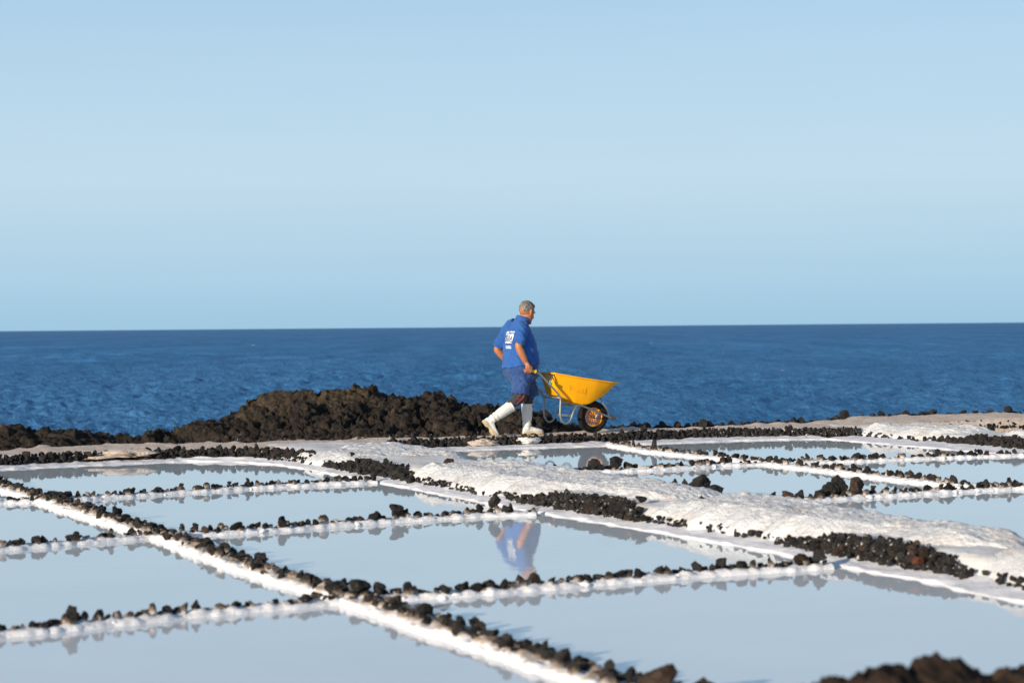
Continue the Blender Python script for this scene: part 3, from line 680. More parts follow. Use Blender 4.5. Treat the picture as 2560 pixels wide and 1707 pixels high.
# ---- edging of rocks behind the path -------------------------------------------------------
w = empty('stone_edging', pl(14, 24.1, 0)); tag(w, 'row of dark rocks along the far edge of the path, right of the barrow', 'stone edging')
t = 10.9
while t < 21.5:
    k = SG.choice((.06, .07, .08, .1, .12, .15)); b = float(back_q(t))
    put_stone(S_BROWN if SG.random() < .3 else S_DARK, t, b + SG.uniform(-.02, .10), .12 + (0.05 if t > 15.5 else 0) + SG.uniform(-.03, .02), k, w); t += k * SG.uniform(.5, .85) * (1 if t < 15.3 or 16.2 < t < 17.5 else 2.2)
    if SG.random() < .35: put_stone(S_DARK, t, b + .15, .06, .17, w)
w = empty('stone_edging', pl(8, 23.7, 0)); tag(w, 'loose small stones between the path and the lava outcrop', 'stone edging')
for _ in range(210):
    t = SG.uniform(6.6, 11.2); k = SG.choice((.03, .04, .05, .07, .1)); put_stone(S_BROWN if SG.random() < .5 else S_SALT, t, float(back_q(t)) + SG.uniform(-.16, .25), .115 + SG.uniform(-.02, .02), k, w)

# ---- lava outcrops -------------------------------------------------------------------------
def outcrop(name, label, x0, x1, y0, y1, crest, res, m, seed, amp=1., ycrest=.62, group=None, floor=-1.9, fs=1.5):
    amp *= fs
    x = np.arange(x0, x1, res); y = np.arange(y0, y1, res * 1.1); X, Y = np.meshgrid(x, y, indexing='ij')
    u = (Y - y0) / (y1 - y0); c = np.interp(X, [p[0] for p in crest], [p[1] for p in crest])
    up = np.clip(u / ycrest, 0, 1); rise = np.interp(up, [0, .12, .35, .7, 1], [0, .38, .62, .86, 1.]); fall = np.clip((1 - u) / (1 - ycrest), 0, 1) ** .6
    ex = np.clip(np.minimum(X - x0, x1 - X) / .3, 0, 1)
    Z = floor + (c - floor) * np.minimum(rise, fall) * ex ** .5; P = P3(X, Y, Z) / fs
    big = fbm(P, .8, 3, seed); ld = 1 - worley(P + .1 * fbm(P, .3, 2, seed + 1)[:, None], .34, seed + 2)
    l2 = 1 - worley(P, .13, seed + 3); l3 = 1 - worley(P, .055, seed + 5); f = np.abs(fbm(P, .1, 4, seed + 4))
    mask = np.clip(np.minimum(rise, fall).ravel() * 1.3, 0, 1) * ex.ravel()
    rg = 1 - np.abs(fbm(P, .28, 5, seed + 9, .62)) * 2.2
    rq = 1 - np.abs(fbm(P + 4, .12, 4, seed + 12, .6)) * 2.2; l1 = 1 - worley(P + .25 * fbm(P, .5, 3, seed + 14)[:, None], .75, seed + 15)
    Pw = P + .10 * np.stack([fbm(P, .25, 3, seed + 21), fbm(P + 3, .25, 3, seed + 22), fbm(P + 7, .25, 3, seed + 23)], 1)
    a1, a2, ar = worley_cells(Pw, .55, seed + 24); b1, b2, br = worley_cells(Pw, .2, seed + 25)
    blocks = .20 * (ar - .5) - .10 * np.exp(-(a2 - a1) / .10) + .075 * (br - .5) - .05 * np.exp(-(b2 - b1) / .10)
    D = amp * (blocks + .14 * big + .06 * (l1 - .5) + .03 * (ld - .5) + .06 * (rg - .5) + .05 * (rq - .5) + .02 * (l2 - .5) + .02 * (l3 - .5) + .08 * (f - .25) + .03 * fbm(P, .04, 3, seed + 11)) * np.clip(mask, .2, 1)
    gx, gy = np.gradient(Z, res, res * 1.1); N = np.stack([-gx.ravel(), -gy.ravel(), np.ones(X.size)], 1); N /= np.linalg.norm(N, axis=1)[:, None]
    V = P * fs + N * D[:, None]; V[:, 0] += amp * .05 * fbm(P, .15, 3, seed + 7); V[:, 1] += amp * .05 * fbm(P + 9, .15, 3, seed + 8)
    o = obj_np(name, V, grid_faces(len(x), len(y)), m); tag(o, label, 'rock outcrop', group); return o
OG = 'lava outcrops between the path and the sea'
outcrop('lava_outcrop', 'big rough brown-black lava outcrop rising behind the path left of the man', -8.32, 2.40, 39.36, 46.72,
        [(-8.32, -0.82), (-7.52, -0.66), (-6.56, -0.49), (-5.76, -0.33), (-5.12, -0.14), (-4.16, -0.01), (-3.36, 0.06), (-2.56, -0.02), (-1.92, -0.07), (-0.96, -0.18), (0.00, -0.31), (0.72, -0.42), (1.12, -0.71), (1.92, -0.90), (2.40, -1.06)], 0.028, M_ROCK.m, 81, ycrest=.72, group=OG)
outcrop('lava_boulder', 'paler weathered lava hump forming the left shoulder of the outcrop', -6.32, -2.48, 43.20, 45.92,
        [(-6.32, -0.10), (-5.92, 0.06), (-5.12, 0.19), (-4.16, 0.25), (-3.36, 0.19), (-2.48, -0.10)], 0.028, M_PALE.m, 84, .55, .45, OG)
outcrop('lava_boulder', 'knob of rough lava crowning the middle of the outcrop', -3.60, -2.16, 43.84, 46.24,
        [(-3.60, -0.02), (-3.20, 0.12), (-2.80, 0.12), (-2.16, -0.10)], 0.028, M_ROCK.m, 86, .8, .5, OG)
outcrop('lava_outcrop', 'low dark lava ledge behind the path at the far left edge', -16.80, -7.04, 39.20, 45.76,
        [(-16.80, -0.33), (-12.80, -0.42), (-11.20, -0.52), (-9.92, -0.65), (-8.96, -0.70), (-8.00, -0.87), (-7.04, -0.98)], 0.035, M_ROCK.m, 82, .7, .7, OG)
outcrop('lava_outcrop', 'small mound of lava behind the wheelbarrow legs', 0.16, 1.68, 42.56, 45.44,
        [(0.16, -0.46), (0.56, -0.36), (0.96, -0.46), (1.28, -0.65), (1.68, -0.87)], 0.027, M_ROCK.m, 85, .7, .5, OG)

# ---- brown lava bank close to the camera --------------------------------------------------
def fore():
    t = np.arange(2.8, 6.5, .012); q = np.arange(4.25, 5.75, .016); T, Q = np.meshgrid(t, q, indexing='ij')
    crest = np.interp(T, [2.8, 3.0, 3.2, 3.42, 3.6, 3.75, 3.9, 4.1, 4.4, 6.5], [.30, .44, .50, .49, .51, .48, .45, .45, .45, .45])
    a = np.clip(1 - np.abs(Q - 5.0) / .72, 0, 1) ** .55; P = P3(T, Q, crest * a)
    D = (.06 * fbm(P, .3, 4, 91) + .06 * (.5 - worley(P, .2, 92)) + .035 * (.5 - worley(P, .06, 93)) + .09 * (.3 - np.abs(fbm(P, .14, 5, 94, .6))) + .02 * fbm(P, .03, 3, 95)).reshape(T.shape)
    Z = crest * a + D * np.clip(a * 1.5, 0, 1) - .04
    o = obj_np('lava_bank', plv(P3(T, Q, Z)), grid_faces(len(t), len(q)), M_FORE.m); tag(o, 'blurred brown lava bank in the bottom right corner', 'rock outcrop')
fore()

# =================================================================== WHEELBARROW
MAN = pl(10.58, 23.33, .117)               # ground point of the walking frame; x runs along the path, y to the sea
WALK = R(24)
wb = empty('wheelbarrow', MAN, WALK); tag(wb, 'yellow wheelbarrow with steel tube frame and one black wheel pushed by the man', 'wheelbarrow')
def part(name, bm, m, parent, smooth=True):
    bmesh.ops.recalc_face_normals(bm, faces=bm.faces); return link(name, bm_mesh(name, bm, smooth), m, parent)
for sgn in (-1, 1):
    bm = bmesh.new()
    pts = [(-.15, .26 * sgn, .835), (-.07, .26 * sgn, .822), (-.015, .26 * sgn, .806), (.04, .26 * sgn, .772), (.16, .257 * sgn, .65), (.285, .25 * sgn, .524), (.32, .25 * sgn, .455), (.317, .25 * sgn, .35),
           (.316, .25 * sgn, .245), (.34, .25 * sgn, .172), (.397, .25 * sgn, .139), (.458, .25 * sgn, .178), (.508, .245 * sgn, .29), (.558, .225 * sgn, .349), (.635, .2 * sgn, .362), (.75, .17 * sgn, .327), (.95, .13 * sgn, .252), (1.13, .10 * sgn, .186)]
    tube_into(bm, catmull(pts, 5), .0132, 12); part('frame_tube', bm, M_STEEL.m, wb)
    bm = bmesh.new(); g = [(-.172, .8395, .010), (-.169, .839, .0185), (-.15, .836, .0205), (-.08, .8245, .0195), (-.052, .8195, .021), (-.036, .816, .028), (-.026, .8135, .029), (-.022, .8125, .018)]
    tube_into(bm, [(x, .26 * sgn, z) for x, z, r in g], [r for x, z, r in g], 14); part('hand_grip', bm, M_GRIP.m, wb)
    bm = bmesh.new(); tube_into(bm, [(1.118, .1 * sgn, .212), (1.03, .1 * sgn, .345), (.945, .1 * sgn, .475)], .0115, 8); part('front_strut', bm, M_STEEL.m, wb)
    bm = bmesh.new(); box_into(bm, (1.145, .1 * sgn, .186), (.075, .034, .044), Matrix.Rotation(.35, 3, 'Y')); bmesh.ops.bevel(bm, geom=bm.edges[:], offset=.005, segments=1, affect='EDGES')
    part('axle_bracket', bm, M_RUST.m, wb, False)
    bm = bmesh.new(); tube_into(bm, [(.155, .255 * sgn, .655), (.20, .235 * sgn, .715), (.248, .2 * sgn, .778)], .0095, 8); part('rim_stay', bm, M_STEEL.m, wb)
    bm = bmesh.new(); tube_into(bm, [(.885, .055 * sgn, .205), (.895, .085 * sgn, .207), (.93, .135 * sgn, .245)], .008, 8); part('axle_stay', bm, M_STEEL.m, wb)
bm = bmesh.new(); tube_into(bm, catmull([(.248, -.2, .778), (.243, -.19, .792), (.243, 0, .794), (.243, .19, .792), (.248, .2, .778)], 4), .010, 8); part('rear_rim_bar', bm, M_STEEL.m, wb)
bm = bmesh.new(); tube_into(bm, [(.325, -.25, .47), (.325, .25, .47)], .013, 10); part('cross_tube', bm, M_STEEL.m, wb)
bm = bmesh.new(); box_into(bm, (.475, 0, .235), (.03, .49, .006), Matrix.Rotation(-.9, 3, 'Y')); part('leg_brace', bm, M_STEEL.m, wb, False)
bm = bmesh.new(); tube_into(bm, [(.165, -.262, .645), (.185, -.262, .668)], .021, 10); part('green_tape', bm, M_GREEN.m, wb)
# tub
def tub():
    S = np.linspace(0, 1, 42); na = 40; V = []
    for s in S:
        e = s ** 1.15
        xt = .255 + .965 * s; zt = .790 - .152 * s - .012 * math.sin(math.pi * s)
        xb = .315 + .86 * s; zb = np.interp(s, [0, .12, .3, .42, .52, .7, .85, .95, 1], [.507, .468, .398, .375, .381, .452, .53, .588, .622])
        wt_ = np.interp(s, [0, .08, .3, .6, .82, .93, .98, 1], [.205, .222, .262, .285, .262, .205, .14, .085]); wb_ = np.interp(s, [0, .3, .6, .85, 1], [.15, .165, .165, .15, .07])
        for a in np.linspace(-1, 1, na):
            p = abs(a); k = min(1, (1 - p) / .62); f = k ** 1.0                       # 0 at the rim, 1 on the floor
            rr = 1 - (1 - f) ** 1.5 if f > .8 else f * (1 - .2 ** 1.5) / .8
            w = wt_ * (1 - rr) + wb_ * rr if p > .38 else wb_ * p / .38
            V.append((xt * (1 - rr) + xb * rr, math.copysign(w, a) if p > 1e-6 else 0., zt * (1 - rr) + zb * rr))
    F = grid_faces(len(S), na).tolist(); F.append(list(range(na))[::-1]); F.append(list(range((len(S) - 1) * na, len(S) * na)))
    me = mesh_np('tub', V, F); me.materials.append(M_TUB.m); o = link('tub', me, None, wb)
    md = o.modifiers.new('wall', 'SOLIDIFY'); md.thickness = .005; md.offset = 1
    V = np.array(V).reshape(len(S), na, 3)
    rimline = list(V[:, 0]) + [V[-1, k] for k in range(1, na - 1, 6)] + list(V[::-1, -1]); bm = bmesh.new()
    loop = [Vector(p) for p in rimline] + [Vector((.255, y, .790)) for y in (.1, 0, -.1)]
    n = len(loop); rings = []
    for i, p in enumerate(loop):
        tgt = (loop[(i + 1) % n] - loop[i - 1]).normalized(); outw = tgt.cross(Vector((0, 0, 1))).normalized(); c = Vector((.7, 0, p.z))
        if outw.dot(p - c) < 0: outw = -outw
        rings.append([bm.verts.new(p + outw * a + Vector((0, 0, b))) for a, b in ((-.004, .004), (.014, .007), (.022, .001), (.021, -.013), (.015, -.013), (.013, -.002), (-.004, -.004))])
    for i in range(n):
        a, b = rings[i], rings[(i + 1) % n]
        for k in range(7): bm.faces.new((a[k], a[(k + 1) % 7], b[(k + 1) % 7], b[k]))
    part('rim_lip', bm, M_TUB.m, o)
    for sgn in (-1, 1):                                   # moulded ribs at the low corner
        bm = bmesh.new()
        for dx in (0, .03):
            i = 17 + (1 if dx else 0); r_ = V[i, :, :]; h = r_[12:20] if sgn < 0 else r_[20:28][::-1]
            tube_into(bm, [Vector(p) + Vector((dx, sgn * .002, -.003)) for p in h], .005, 6)
        part('moulded_rib', bm, M_TUB.m, o)
    return o, V
TUB, TV = tub()
def text_mesh(txt, size, extrude=0.):
    cu = bpy.data.curves.new('lettering', 'FONT'); cu.body = txt; cu.size = size; cu.align_x = 'CENTER'; cu.align_y = 'CENTER'; cu.extrude = extrude; cu.offset = .0015; cu.resolution_u = 3
    o = bpy.data.objects.new('lettering_work', cu); COL.objects.link(o); dg = bpy.context.evaluated_depsgraph_get(); dg.update()
    me = bpy.data.meshes.new_from_object(o.evaluated_get(dg)); bpy.data.objects.remove(o); return me
me = text_mesh('VORI', .11, .0011); V = mesh_co(me)       # moulded lettering on the near side of the tub
pa, pb_, pc = Vector(TV[9, 4]), Vector(TV[17, 4]), Vector(TV[13, 7]); ex = (pb_ - pa).normalized(); nn = ex.cross(pc - pa).normalized()
nn = nn if nn.y < 0 else -nn; ey = nn.cross(ex); ey = ey if ey.z > 0 else -ey; cc = Vector(TV[13, 5]) + nn * .0055
mesh_set(me, [tuple(cc + ex * v[0] + ey * v[1] + nn * v[2]) for v in V]); me.materials.append(M_TUB.m); link('moulded_lettering', me, None, TUB)
# wheel
wheel = empty('wheel', (.899, 0, .203)); wheel.parent = wb
def lathe(prof, n, close=True):
    V = [(r * math.cos(2 * math.pi * i / n), y, r * math.sin(2 * math.pi * i / n)) for i in range(n) for r, y in prof]; k = len(prof)
    F = [[i * k + j, i * k + (j + 1) % k, ((i + 1) % n) * k + (j + 1) % k, ((i + 1) % n) * k + j] for i in range(n) for j in range(k if close else k - 1)]
    return V, F
V, F = lathe([(.122, -.036), (.14, -.047), (.165, -.051), (.185, -.047), (.197, -.035), (.2, -.015), (.2, .015), (.197, .035), (.185, .047), (.165, .051), (.14, .047), (.122, .036)], 72)
me = mesh_np('tyre', V, F); me.materials.append(M_TYRE.m); tyre = link('tyre', me, None, wheel)
bm = bmesh.new()
for i in range(54):
    a = 2 * math.pi * i / 54
    for y, off in ((-.039, 0), (-.013, .5), (.013, 0), (.039, .5)):
        b = a + off * 2 * math.pi / 54; r_ = .2005 if abs(y) < .02 else .194
        box_into(bm, (r_ * math.cos(b), y, r_ * math.sin(b)), (.013, .019, .0115), Matrix.Rotation(-b, 3, 'Y'))
tr = part('tread_knobs', bm, M_TYRE.m, wheel, False); tr['kind'] = 'stuff'
V, F = lathe([(.127, -.037), (.127, -.031), (.117, -.026), (.113, 0), (.117, .026), (.127, .031), (.127, .037), (.121, .038), (.108, .028), (.104, 0), (.108, -.028), (.121, -.038)], 64)
me = mesh_np('rim', V, F); me.materials.append(M_RIMY.m); link('rim', me, None, wheel)
for i in range(40):
    a = 2 * math.pi * i / 40; s_ = 1 if i % 2 else -1; b = a + .22 * (1 if (i // 2) % 2 else -1)
    bm = bmesh.new(); tube_into(bm, [(.024 * math.cos(b), s_ * .028, .024 * math.sin(b)), (.108 * math.cos(a), s_ * .008, .108 * math.sin(a))], .0042, 6); part('spoke', bm, M_RIMY.m, wheel)
V, F = lathe([(.0, -.05), (.016, -.05), (.018, -.036), (.024, -.032), (.024, -.026), (.016, -.022), (.016, .022), (.024, .026), (.024, .032), (.018, .036), (.016, .05), (0, .05)], 24, False)
me = mesh_np('hub', V, F); me.materials.append(M_RUST.m); link('hub', me, None, wheel)
bm = bmesh.new(); tube_into(bm, [(0, -.12, .0), (0, .12, .0)], .008, 10); part('axle', bm, M_STEEL.m, wheel)

# =================================================================== MAN
man = empty('person', MAN, WALK); tag(man, 'grey-haired man in blue shirt and shorts and white rubber boots pushing the yellow wheelbarrow', 'person')
def ell(c, ax, ay, n=20, tilt=None, power=1.):
    out = []
    for k in range(n):
        a = 2 * math.pi * k / n; ca, sa = math.cos(a), math.sin(a)
        p = Vector((ax * math.copysign(abs(ca) ** power, ca), ay * math.copysign(abs(sa) ** power, sa), 0))
        if tilt: p.z = tilt(p.x, p.y)
        out.append(Vector(c) + p)
    return out
HC = Vector((-.028, 0, 1.575)); HR = Matrix.Rotation(R(20), 3, 'Z') @ Matrix.Rotation(R(17), 3, 'Y')
HS = 1.11
def hp(x, y, z): return HC + HR @ Vector((x, y, z)) * HS
def head_into(bm):
    ball_into(bm, hp(-.012, 0, .028), (0.1143, 0.0855, 0.1021), HR); ball_into(bm, hp(.018, 0, -.03), (0.0855, 0.0755, 0.1088), HR)
    ball_into(bm, hp(.028, 0, -.085), (0.0688, 0.0577, 0.0555), HR); ball_into(bm, hp(.074, 0, -.112), (0.0244, 0.0289, 0.0222), HR, 2)     # jaw, chin
    for s in (-1, 1):
        ball_into(bm, hp(.058, s * .038, -.045), (0.0289, 0.0266, 0.0311), HR, 2)                                                  # cheek
        ball_into(bm, hp(.080, s * .030, .018), (0.0200, 0.0311, 0.0111), HR, 2)                                                   # brow
        ear = [hp(-.002, s * .074, .02), hp(-.014, s * .086, .022), hp(-.02, s * .09, .004), hp(-.015, s * .087, -.022), hp(-.002, s * .08, -.04), hp(.006, s * .074, -.03)]
        tube_into(bm, ear, [.008, .009, .010, .0095, .009, .007], 8); ball_into(bm, hp(-.006, s * .08, -.006), (0.0155, 0.0100, 0.0289), HR, 2)
    tube_into(bm, [hp(.083, 0, .012), hp(.096, 0, -.012), hp(.112, 0, -.036), hp(.098, 0, -.046)], [.009, .0115, .0145, .012], 8)   # nose
    for s in (-1, 1): ball_into(bm, hp(.096, s * .012, -.04), (0.0133, 0.0100, 0.0100), HR, 2)
    tube_into(bm, [hp(.082, -.024, -.077), hp(.093, 0, -.073), hp(.082, .024, -.077)], [.006, .0075, .006], 8)                   # lips
    tube_into(bm, [hp(.078, -.02, -.088), hp(.089, 0, -.086), hp(.078, .02, -.088)], [.006, .0075, .006], 8)
def hand_into(bm, s, wrist):
    y0 = .26 * s
    ball_into(bm, (-.140, y0 + .030 * s, .868), (.050, .019, .042), Matrix.Rotation(.45, 3, 'Y'))
    tube_into(bm, [wrist, (-.148, y0 + .022 * s, .893), (-.138, y0 + .031 * s, .862)], [.029, .031, .026], 10)
    for i, x in enumerate((-.178, -.155, -.131, -.108)):
        z = .822 + (-.08 - x) * .16; ln = (.94, 1., 1.0, .9)[3 - i]
        tube_into(bm, [(x + .006, y0 + .036 * s, z + .052), (x, y0 + .0365 * s, z + .022), (x - .003, y0 + .030 * s, z - .012), (x - .003, y0 + .008 * s, z - .030 * ln), (x - .001, y0 - .016 * s, z - .023 * ln), (x + .002, y0 - .027 * s, z + .002), (x + .004, y0 - .026 * s, z + .013)],
                  [.0108, .0112, .0104, .0098, .009, .0083, .006], 8)
    tube_into(bm, [(-.118, y0 + .012 * s, .885), (-.094, y0 - .012 * s, .872), (-.082, y0 - .027 * s, .852), (-.076, y0 - .03 * s, .833)], [.014, .0125, .0105, .008], 8)
WR = Vector((-.166, -.262, .932)); WL = Vector((-.172, .262, .932))
AR = [(-.185, -.185, 1.40), (-.225, -.225, 1.28), (-.268, -.262, 1.15), (-.235, -.268, 1.06), (-.195, -.266, .985), tuple(WR)]
AL = [(-.178, .185, 1.40), (-.235, .24, 1.27), (-.315, .295, 1.115), (-.285, .295, 1.05), (-.225, .278, .98), tuple(WL)]
HIPR, KNR, ANR = Vector((-.115, -.09, .80)), Vector((-.178, -.095, .482)), Vector((-.585, -.095, .215))
HIPL, KNL, ANL = Vector((-.09, .09, .80)), Vector((.014, .09, .483)), Vector((.012, .09, .09))
bm = bmesh.new(); head_into(bm)
tube_into(bm, [(-.105, 0, 1.38), (-.088, 0, 1.45), (-.058, 0, 1.50), (-.04, 0, 1.55)], [.072, .062, .060, .06], 16)
loft_into(bm, [ell((x, 0, z), a, b, 18) for x, z, a, b in ((-.10, .72, .10, .14), (-.11, .82, .15, .17), (-.12, .95, .18, .18), (-.125, 1.08, .165, .175), (-.14, 1.22, .14, .17), (-.15, 1.33, .11, .165), (-.135, 1.40, .08, .12), (-.11, 1.44, .06, .07))])
for A, s in ((AR, -1), (AL, 1)):
    tube_into(bm, catmull(A, 4), np.interp(np.linspace(0, 5, 21), range(6), [.062, .054, .047, .049, .041, .030]), 14); hand_into(bm, s, A[-1])
for h, k, a in ((HIPR, KNR, ANR), (HIPL, KNL, ANL)):
    tube_into(bm, [h + Vector((0, 0, .02)), h.lerp(k, .5), k, k.lerp(a, .35), a], [.095, .08, .058, .055, .04], 14)
body = link('body', fuse('body', bm, .0052, 3), M_SKIN.m, man)
# hair: cropped cap over the crown, down to the nape
bm = bmesh.new(); bmesh.ops.create_icosphere(bm, subdivisions=5, radius=1)
for v in list(bm.verts):
    p = v.co.copy(); lim = np.interp(p.x, [-1, -.5, -.1, .25, .6, .85, 1], [-.50, -.48, -.12, .16, .40, .50, .54])
    thick = np.interp(p.z, [-.8, -.1, .4, 1], [.985, 1.005, 1.06, 1.09]) + .035 * mnoise.noise(p * 5) + .025 * mnoise.noise(p * 14) + (.05 if p.x > .5 and p.z > .35 else 0)
    cut_ = p.z < lim + .06 * mnoise.noise(p * 7)
    v.co = hp(-.010 + .103 * p.x * thick, .078 * p.y * thick, .027 + .096 * p.z * thick)
    if cut_: v.tag = True
bmesh.ops.delete(bm, geom=[v for v in bm.verts if v.tag], context='VERTS'); part('hair', bm, M_HAIR.m, man)
for s in (-1, 1):                                      # eyes
    bm = bmesh.new(); ball_into(bm, hp(.079, s * .031, .0), (.0095, .012, .007), HR, 2); part('eye', bm, Mat('eye_white', (.35, .3, .27), .3).m, man)
# coat
bm = bmesh.new()
prof = [(-.124, .885, .232, .243), (-.122, .94, .229, .239), (-.124, 1.07, .215, .236), (-.137, 1.19, .193, .232), (-.150, 1.29, .168, .222), (-.152, 1.355, .142, .195), (-.14, 1.405, .112, .155), (-.118, 1.445, .086, .098), (-.10, 1.475, .078, .08)]
loft_into(bm, [ell((x, 0, z), a, b, 40, power=.9, tilt=(lambda px, py, z=z: (.12 * px + .012 * math.sin(px * 40 + py * 31)) * max(0, (.93 - z) / .045) + (-.3 * px if z > 1.42 else 0))) for x, z, a, b in prof])
for A, hem in ((AR, (-.262, -.262, 1.158)), (AL, (-.302, .292, 1.118))):
    a, b = Vector(A[0]), Vector(hem); m_ = a.lerp(b, .5) + Vector((0, math.copysign(.012, A[0][1]), 0))
    tube_into(bm, [a + Vector((.03, -A[0][1] * .45, .015)), a, m_, b], [.085, .088, .084, .083], 20)
me = fuse('coat', bm, .0075, 5); V = mesh_co(me); N = mesh_no(me)
P = V.copy(); low = np.clip((1.0 - V[:, 2]) / .4, 0, 1)
fold = fbm(P * np.array([1.2, 1.2, .45]) , .07, 3, 101) * .011 + fbm((P @ np.array([[.8, 0, .6], [0, 1, 0], [-.6, 0, .8]])) * np.array([.5, 1, 1.6]), .06, 3, 103) * .024 * (.35 + .65 * low)
crease = -np.abs(fbm((P @ np.array([[.7, 0, .7], [0, 1, 0], [-.7, 0, .7]])) * np.array([.6, .8, 2.0]), .11, 2, 107)) * .028
V = V + N * (fold + crease + .004)[:, None]; mesh_set(me, V)
coat = link('shirt', me, M_SHIRT.m, man)
bm = bmesh.new()                                        # wide knee-length shorts
loft_into(bm, [ell((x, 0, z), a, b, 32, power=.9) for x, z, a, b in ((-.11, .70, .15, .18), (-.116, .76, .20, .222), (-.119, .82, .212, .23), (-.121, .90, .212, .222), (-.12, .94, .20, .21))])
for pts, rr in (([(-.145, -.10, .80), (-.162, -.103, .66), (-.176, -.105, .57), (-.182, -.105, .525)], [.125, .118, .113, .112]), ([(-.07, .10, .80), (.0, .10, .66), (.04, .10, .56), (.062, .10, .485)], [.13, .117, .108, .106])):
    tube_into(bm, pts, rr, 24)
me = fuse('shorts', bm, .0075, 4); Vs = mesh_co(me); N = mesh_no(me)
fold = fbm((Vs @ np.array([[.8, 0, .6], [0, 1, 0], [-.6, 0, .8]])) * np.array([.5, 1, 1.7]), .06, 3, 131) * .020 - np.abs(fbm((Vs @ np.array([[.8, 0, -.6], [0, 1, 0], [.6, 0, .8]])) * np.array([.6, .8, 2.0]), .10, 2, 133)) * .022
mesh_set(me, Vs + N * (fold + .004)[:, None]); link('shorts', me, M_SHORTS.m, man)
# collar
bm = bmesh.new(); rings = []
for k in range(25):
    a = R(-150 + 300 * k / 24) + math.pi; ca, sa = math.cos(a), math.sin(a); c = Vector((-.082, 0, 1.462))
    f = lambda r, z: c + Vector((r * ca * 1.08, r * sa, z - .32 * r * ca))
    rings.append([f(.072, .0), f(.068, .045), f(.074, .053), f(.088, .03), f(.100, -.004), f(.094, -.006)])
loft = [[bm.verts.new(p) for p in r] for r in rings]
for a, b in zip(loft, loft[1:]):
    for i in range(5): bm.faces.new((a[i], a[i + 1], b[i + 1], b[i]))
part('collar', bm, M_SHIRT.m, coat)
# print on the back, laid onto the cloth
from mathutils.bvhtree import BVHTree
bvh = BVHTree.FromPolygons([tuple(p) for p in V], [tuple(p.vertices) for p in coat.data.polygons])
BD = Vector((1, -.12, -.05)).normalized(); BX = Vector((0, -1, 0)); BX = (BX - BD * BX.dot(BD)).normalized(); BY = BX.cross(-BD).normalized(); BY = BY if BY.z > 0 else -BY
BC = Vector((-.8, .0, 1.265))
def on_back(me, lift):
    for v in me.vertices:
        o = BC + BX * v.co.x * .78 + BY * v.co.y * .85; h = bvh.ray_cast(o, BD, 3); v.co = (h[0] if h[0] is not None else o) - BD * lift
def strip(x0, x1, y0, y1, wob=0., n=14, seed=0):
    bm = bmesh.new(); g = random.Random(seed); xs = [x0 + (x1 - x0) * i / n for i in range(n + 1)]; w = [g.uniform(-wob, wob) for _ in xs]
    cols = [[bm.verts.new((x, y0 + (y1 - y0) * j / 4 + w[i] * (1 if j == 4 else .3), 0)) for j in range(5)] for i, x in enumerate(xs)]
    for a, b in zip(cols, cols[1:]):
        for j in range(4): bm.faces.new((a[j], b[j], b[j + 1], a[j + 1]))
    return bm_mesh('print', bm)
def back_print(name, me, lift, m): on_back(me, lift); me.materials.append(m); link(name, me, None, coat)
back_print('back_print_panel', strip(-.085, .085, -.075, .065, .006, 20, 4), .004, M_PRINT.m)
back_print('back_print_line', strip(-.08, -.01, .075, .10, .006, 9, 5), .004, M_PRINT.m); back_print('back_print_line', strip(.01, .085, .085, .105, .005, 9, 6), .004, M_PRINT.m)
back_print('back_print_line', strip(-.075, .075, -.128, -.113, .003, 16, 7), .004, M_PRINT.m); back_print('back_print_line', strip(-.08, .08, -.155, -.136, .002, 16, 8), .004, M_PRINT.m)
me = text_mesh('EGUIA', .085); V2 = mesh_co(me); V2[:, 1] = V2[:, 1] * 1.5 - .005; V2[:, 0] *= .52 * .20 / max(.01, V2[:, 0].max() - V2[:, 0].min()) * 1.35; mesh_set(me, V2); back_print('back_print_lettering', me, .0075, M_INK.m)
# trousers
bm = bmesh.new()
for h, k, a in ((HIPR, KNR, ANR), (HIPL, KNL, ANL)):
    tube_into(bm, [h, h.lerp(k, .55), k, k.lerp(a, .2), k.lerp(a, .38)], [.10, .09, .082, .072, .062], 20)
ball_into(bm, (-.10, 0, .80), (.15, .17, .10))
me = fuse('trousers', bm, .007, 4); V = mesh_co(me); N = mesh_no(me); mesh_set(me, V + N * (.010 * fbm(V * np.array([1, 1, 1.6]), .06, 3, 111))[:, None])
trs = link('trousers', me, M_TROUS.m, man)
bm = bmesh.new(); tube_into(bm, catmull([(-.15, -.178, .56), (-.165, -.183, .50), (-.20, -.176, .452), (-.262, -.165, .40)], 5), .0055, 6); part('red_piping', bm, M_PIPE.m, trs)
bm = bmesh.new(); tube_into(bm, catmull([(-.20, -.178, .52), (-.235, -.17, .49), (-.235, -.17, .46), (-.205, -.176, .455)], 5), .003, 6); part('red_piping', bm, M_PIPE.m, trs)
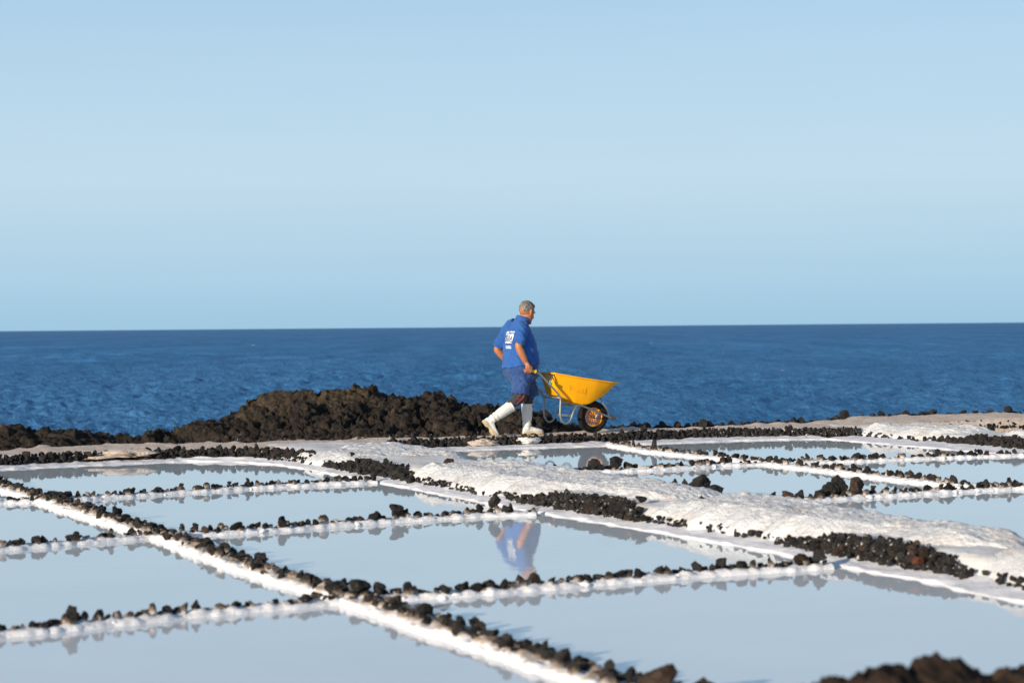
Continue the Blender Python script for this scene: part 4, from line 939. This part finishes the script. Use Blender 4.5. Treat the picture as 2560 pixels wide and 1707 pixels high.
# boots
def boot(heel, fwd, top, top_r, knee_dir):
    fwd = Vector(fwd).normalized(); side = Vector((0, 1, 0)); up = side.cross(fwd) * -1; up = up if up.dot(Vector(top) - Vector(heel)) > 0 else -up
    H = Vector(heel); bm = bmesh.new(); n = 16; rings = []
    for d, hw, h0, h1 in ((-.008, .022, .015, .06), (.0, .032, .006, .085), (.03, .037, .004, .10), (.075, .038, .004, .105), (.12, .040, .006, .085), (.165, .046, .006, .068), (.205, .048, .006, .058), (.24, .044, .008, .05), (.262, .034, .01, .042), (.275, .018, .014, .034)):
        c = H + fwd * d + up * ((h0 + h1) / 2); hh = (h1 - h0) / 2
        rings.append([c + side * (hw * math.copysign(abs(math.cos(a)) ** .75, math.cos(a))) + up * (hh * math.copysign(abs(math.sin(a)) ** .75, math.sin(a))) for a in (2 * math.pi * k / n for k in range(n))])
    loft_into(bm, rings); ank = H + fwd * .05 + up * .085; T = Vector(top)
    tube_into(bm, [H + fwd * .052 + up * .05, ank + up * .01, ank.lerp(T, .25), ank.lerp(T, .55), ank.lerp(T, .8), T], [.043, .053, .059, .069, .073, top_r], 20)
    me = fuse('boot', bm, .006, 4); V = mesh_co(me); N = mesh_no(me)
    ax = (T - ank).normalized(); s_ = (V - np.array(ank)) @ np.array(ax)
    wr = .004 * np.sin(s_ * 95 + 3 * fbm(V, .1, 2, 121)) * np.clip(1 - np.abs(s_ - .05) / .09, 0, 1) + .003 * fbm(V, .07, 3, 122); mesh_set(me, V + N * wr[:, None])
    b = link('boot', me, M_BOOT.m, man)
    bm = bmesh.new(); k_ = (T - ank).normalized(); tube_into(bm, [T - k_ * .012, T - k_ * .006, T + k_ * .004, T + k_ * .004], [top_r + .001, top_r + .004, top_r + .003, top_r - .006], 24); part('boot_cuff', bm, M_BOOT.m, b)
    bm = bmesh.new(); ol = [(-.014, .024), (-.008, .033), (.03, .040), (.08, .037), (.12, .039), (.17, .049), (.21, .051), (.245, .046), (.268, .034), (.28, .015)]
    ring = [(d, w) for d, w in ol] + [(d, -w) for d, w in ol[::-1]]
    z0 = lambda d: -.008 if d < .095 or d > .13 else .004
    loft_into(bm, [[H + fwd * d + side * w + up * (z0(d)) for d, w in ring], [H + fwd * d + side * w + up * .016 for d, w in ring]]); part('sole', bm, M_SOLE.m, b, False)
    bm = bmesh.new()
    for i in range(12):
        d = -.002 + i * .0235
        if .09 < d < .14: continue
        w = np.interp(d, [p[0] for p in ol], [p[1] for p in ol]); box_into(bm, H + fwd * d + up * -.011, (.012, 2 * w, .009), Matrix((fwd, side, up)).transposed())
    part('sole_tread', bm, M_SOLE.m, b, False); return b
boot((-.682, -.095, .190), (.63, 0, -.775), (-.305, -.095, .375), .075, None)
boot((-.052, .09, .014), (1, 0, 0), (.004, .09, .388), .073, None)
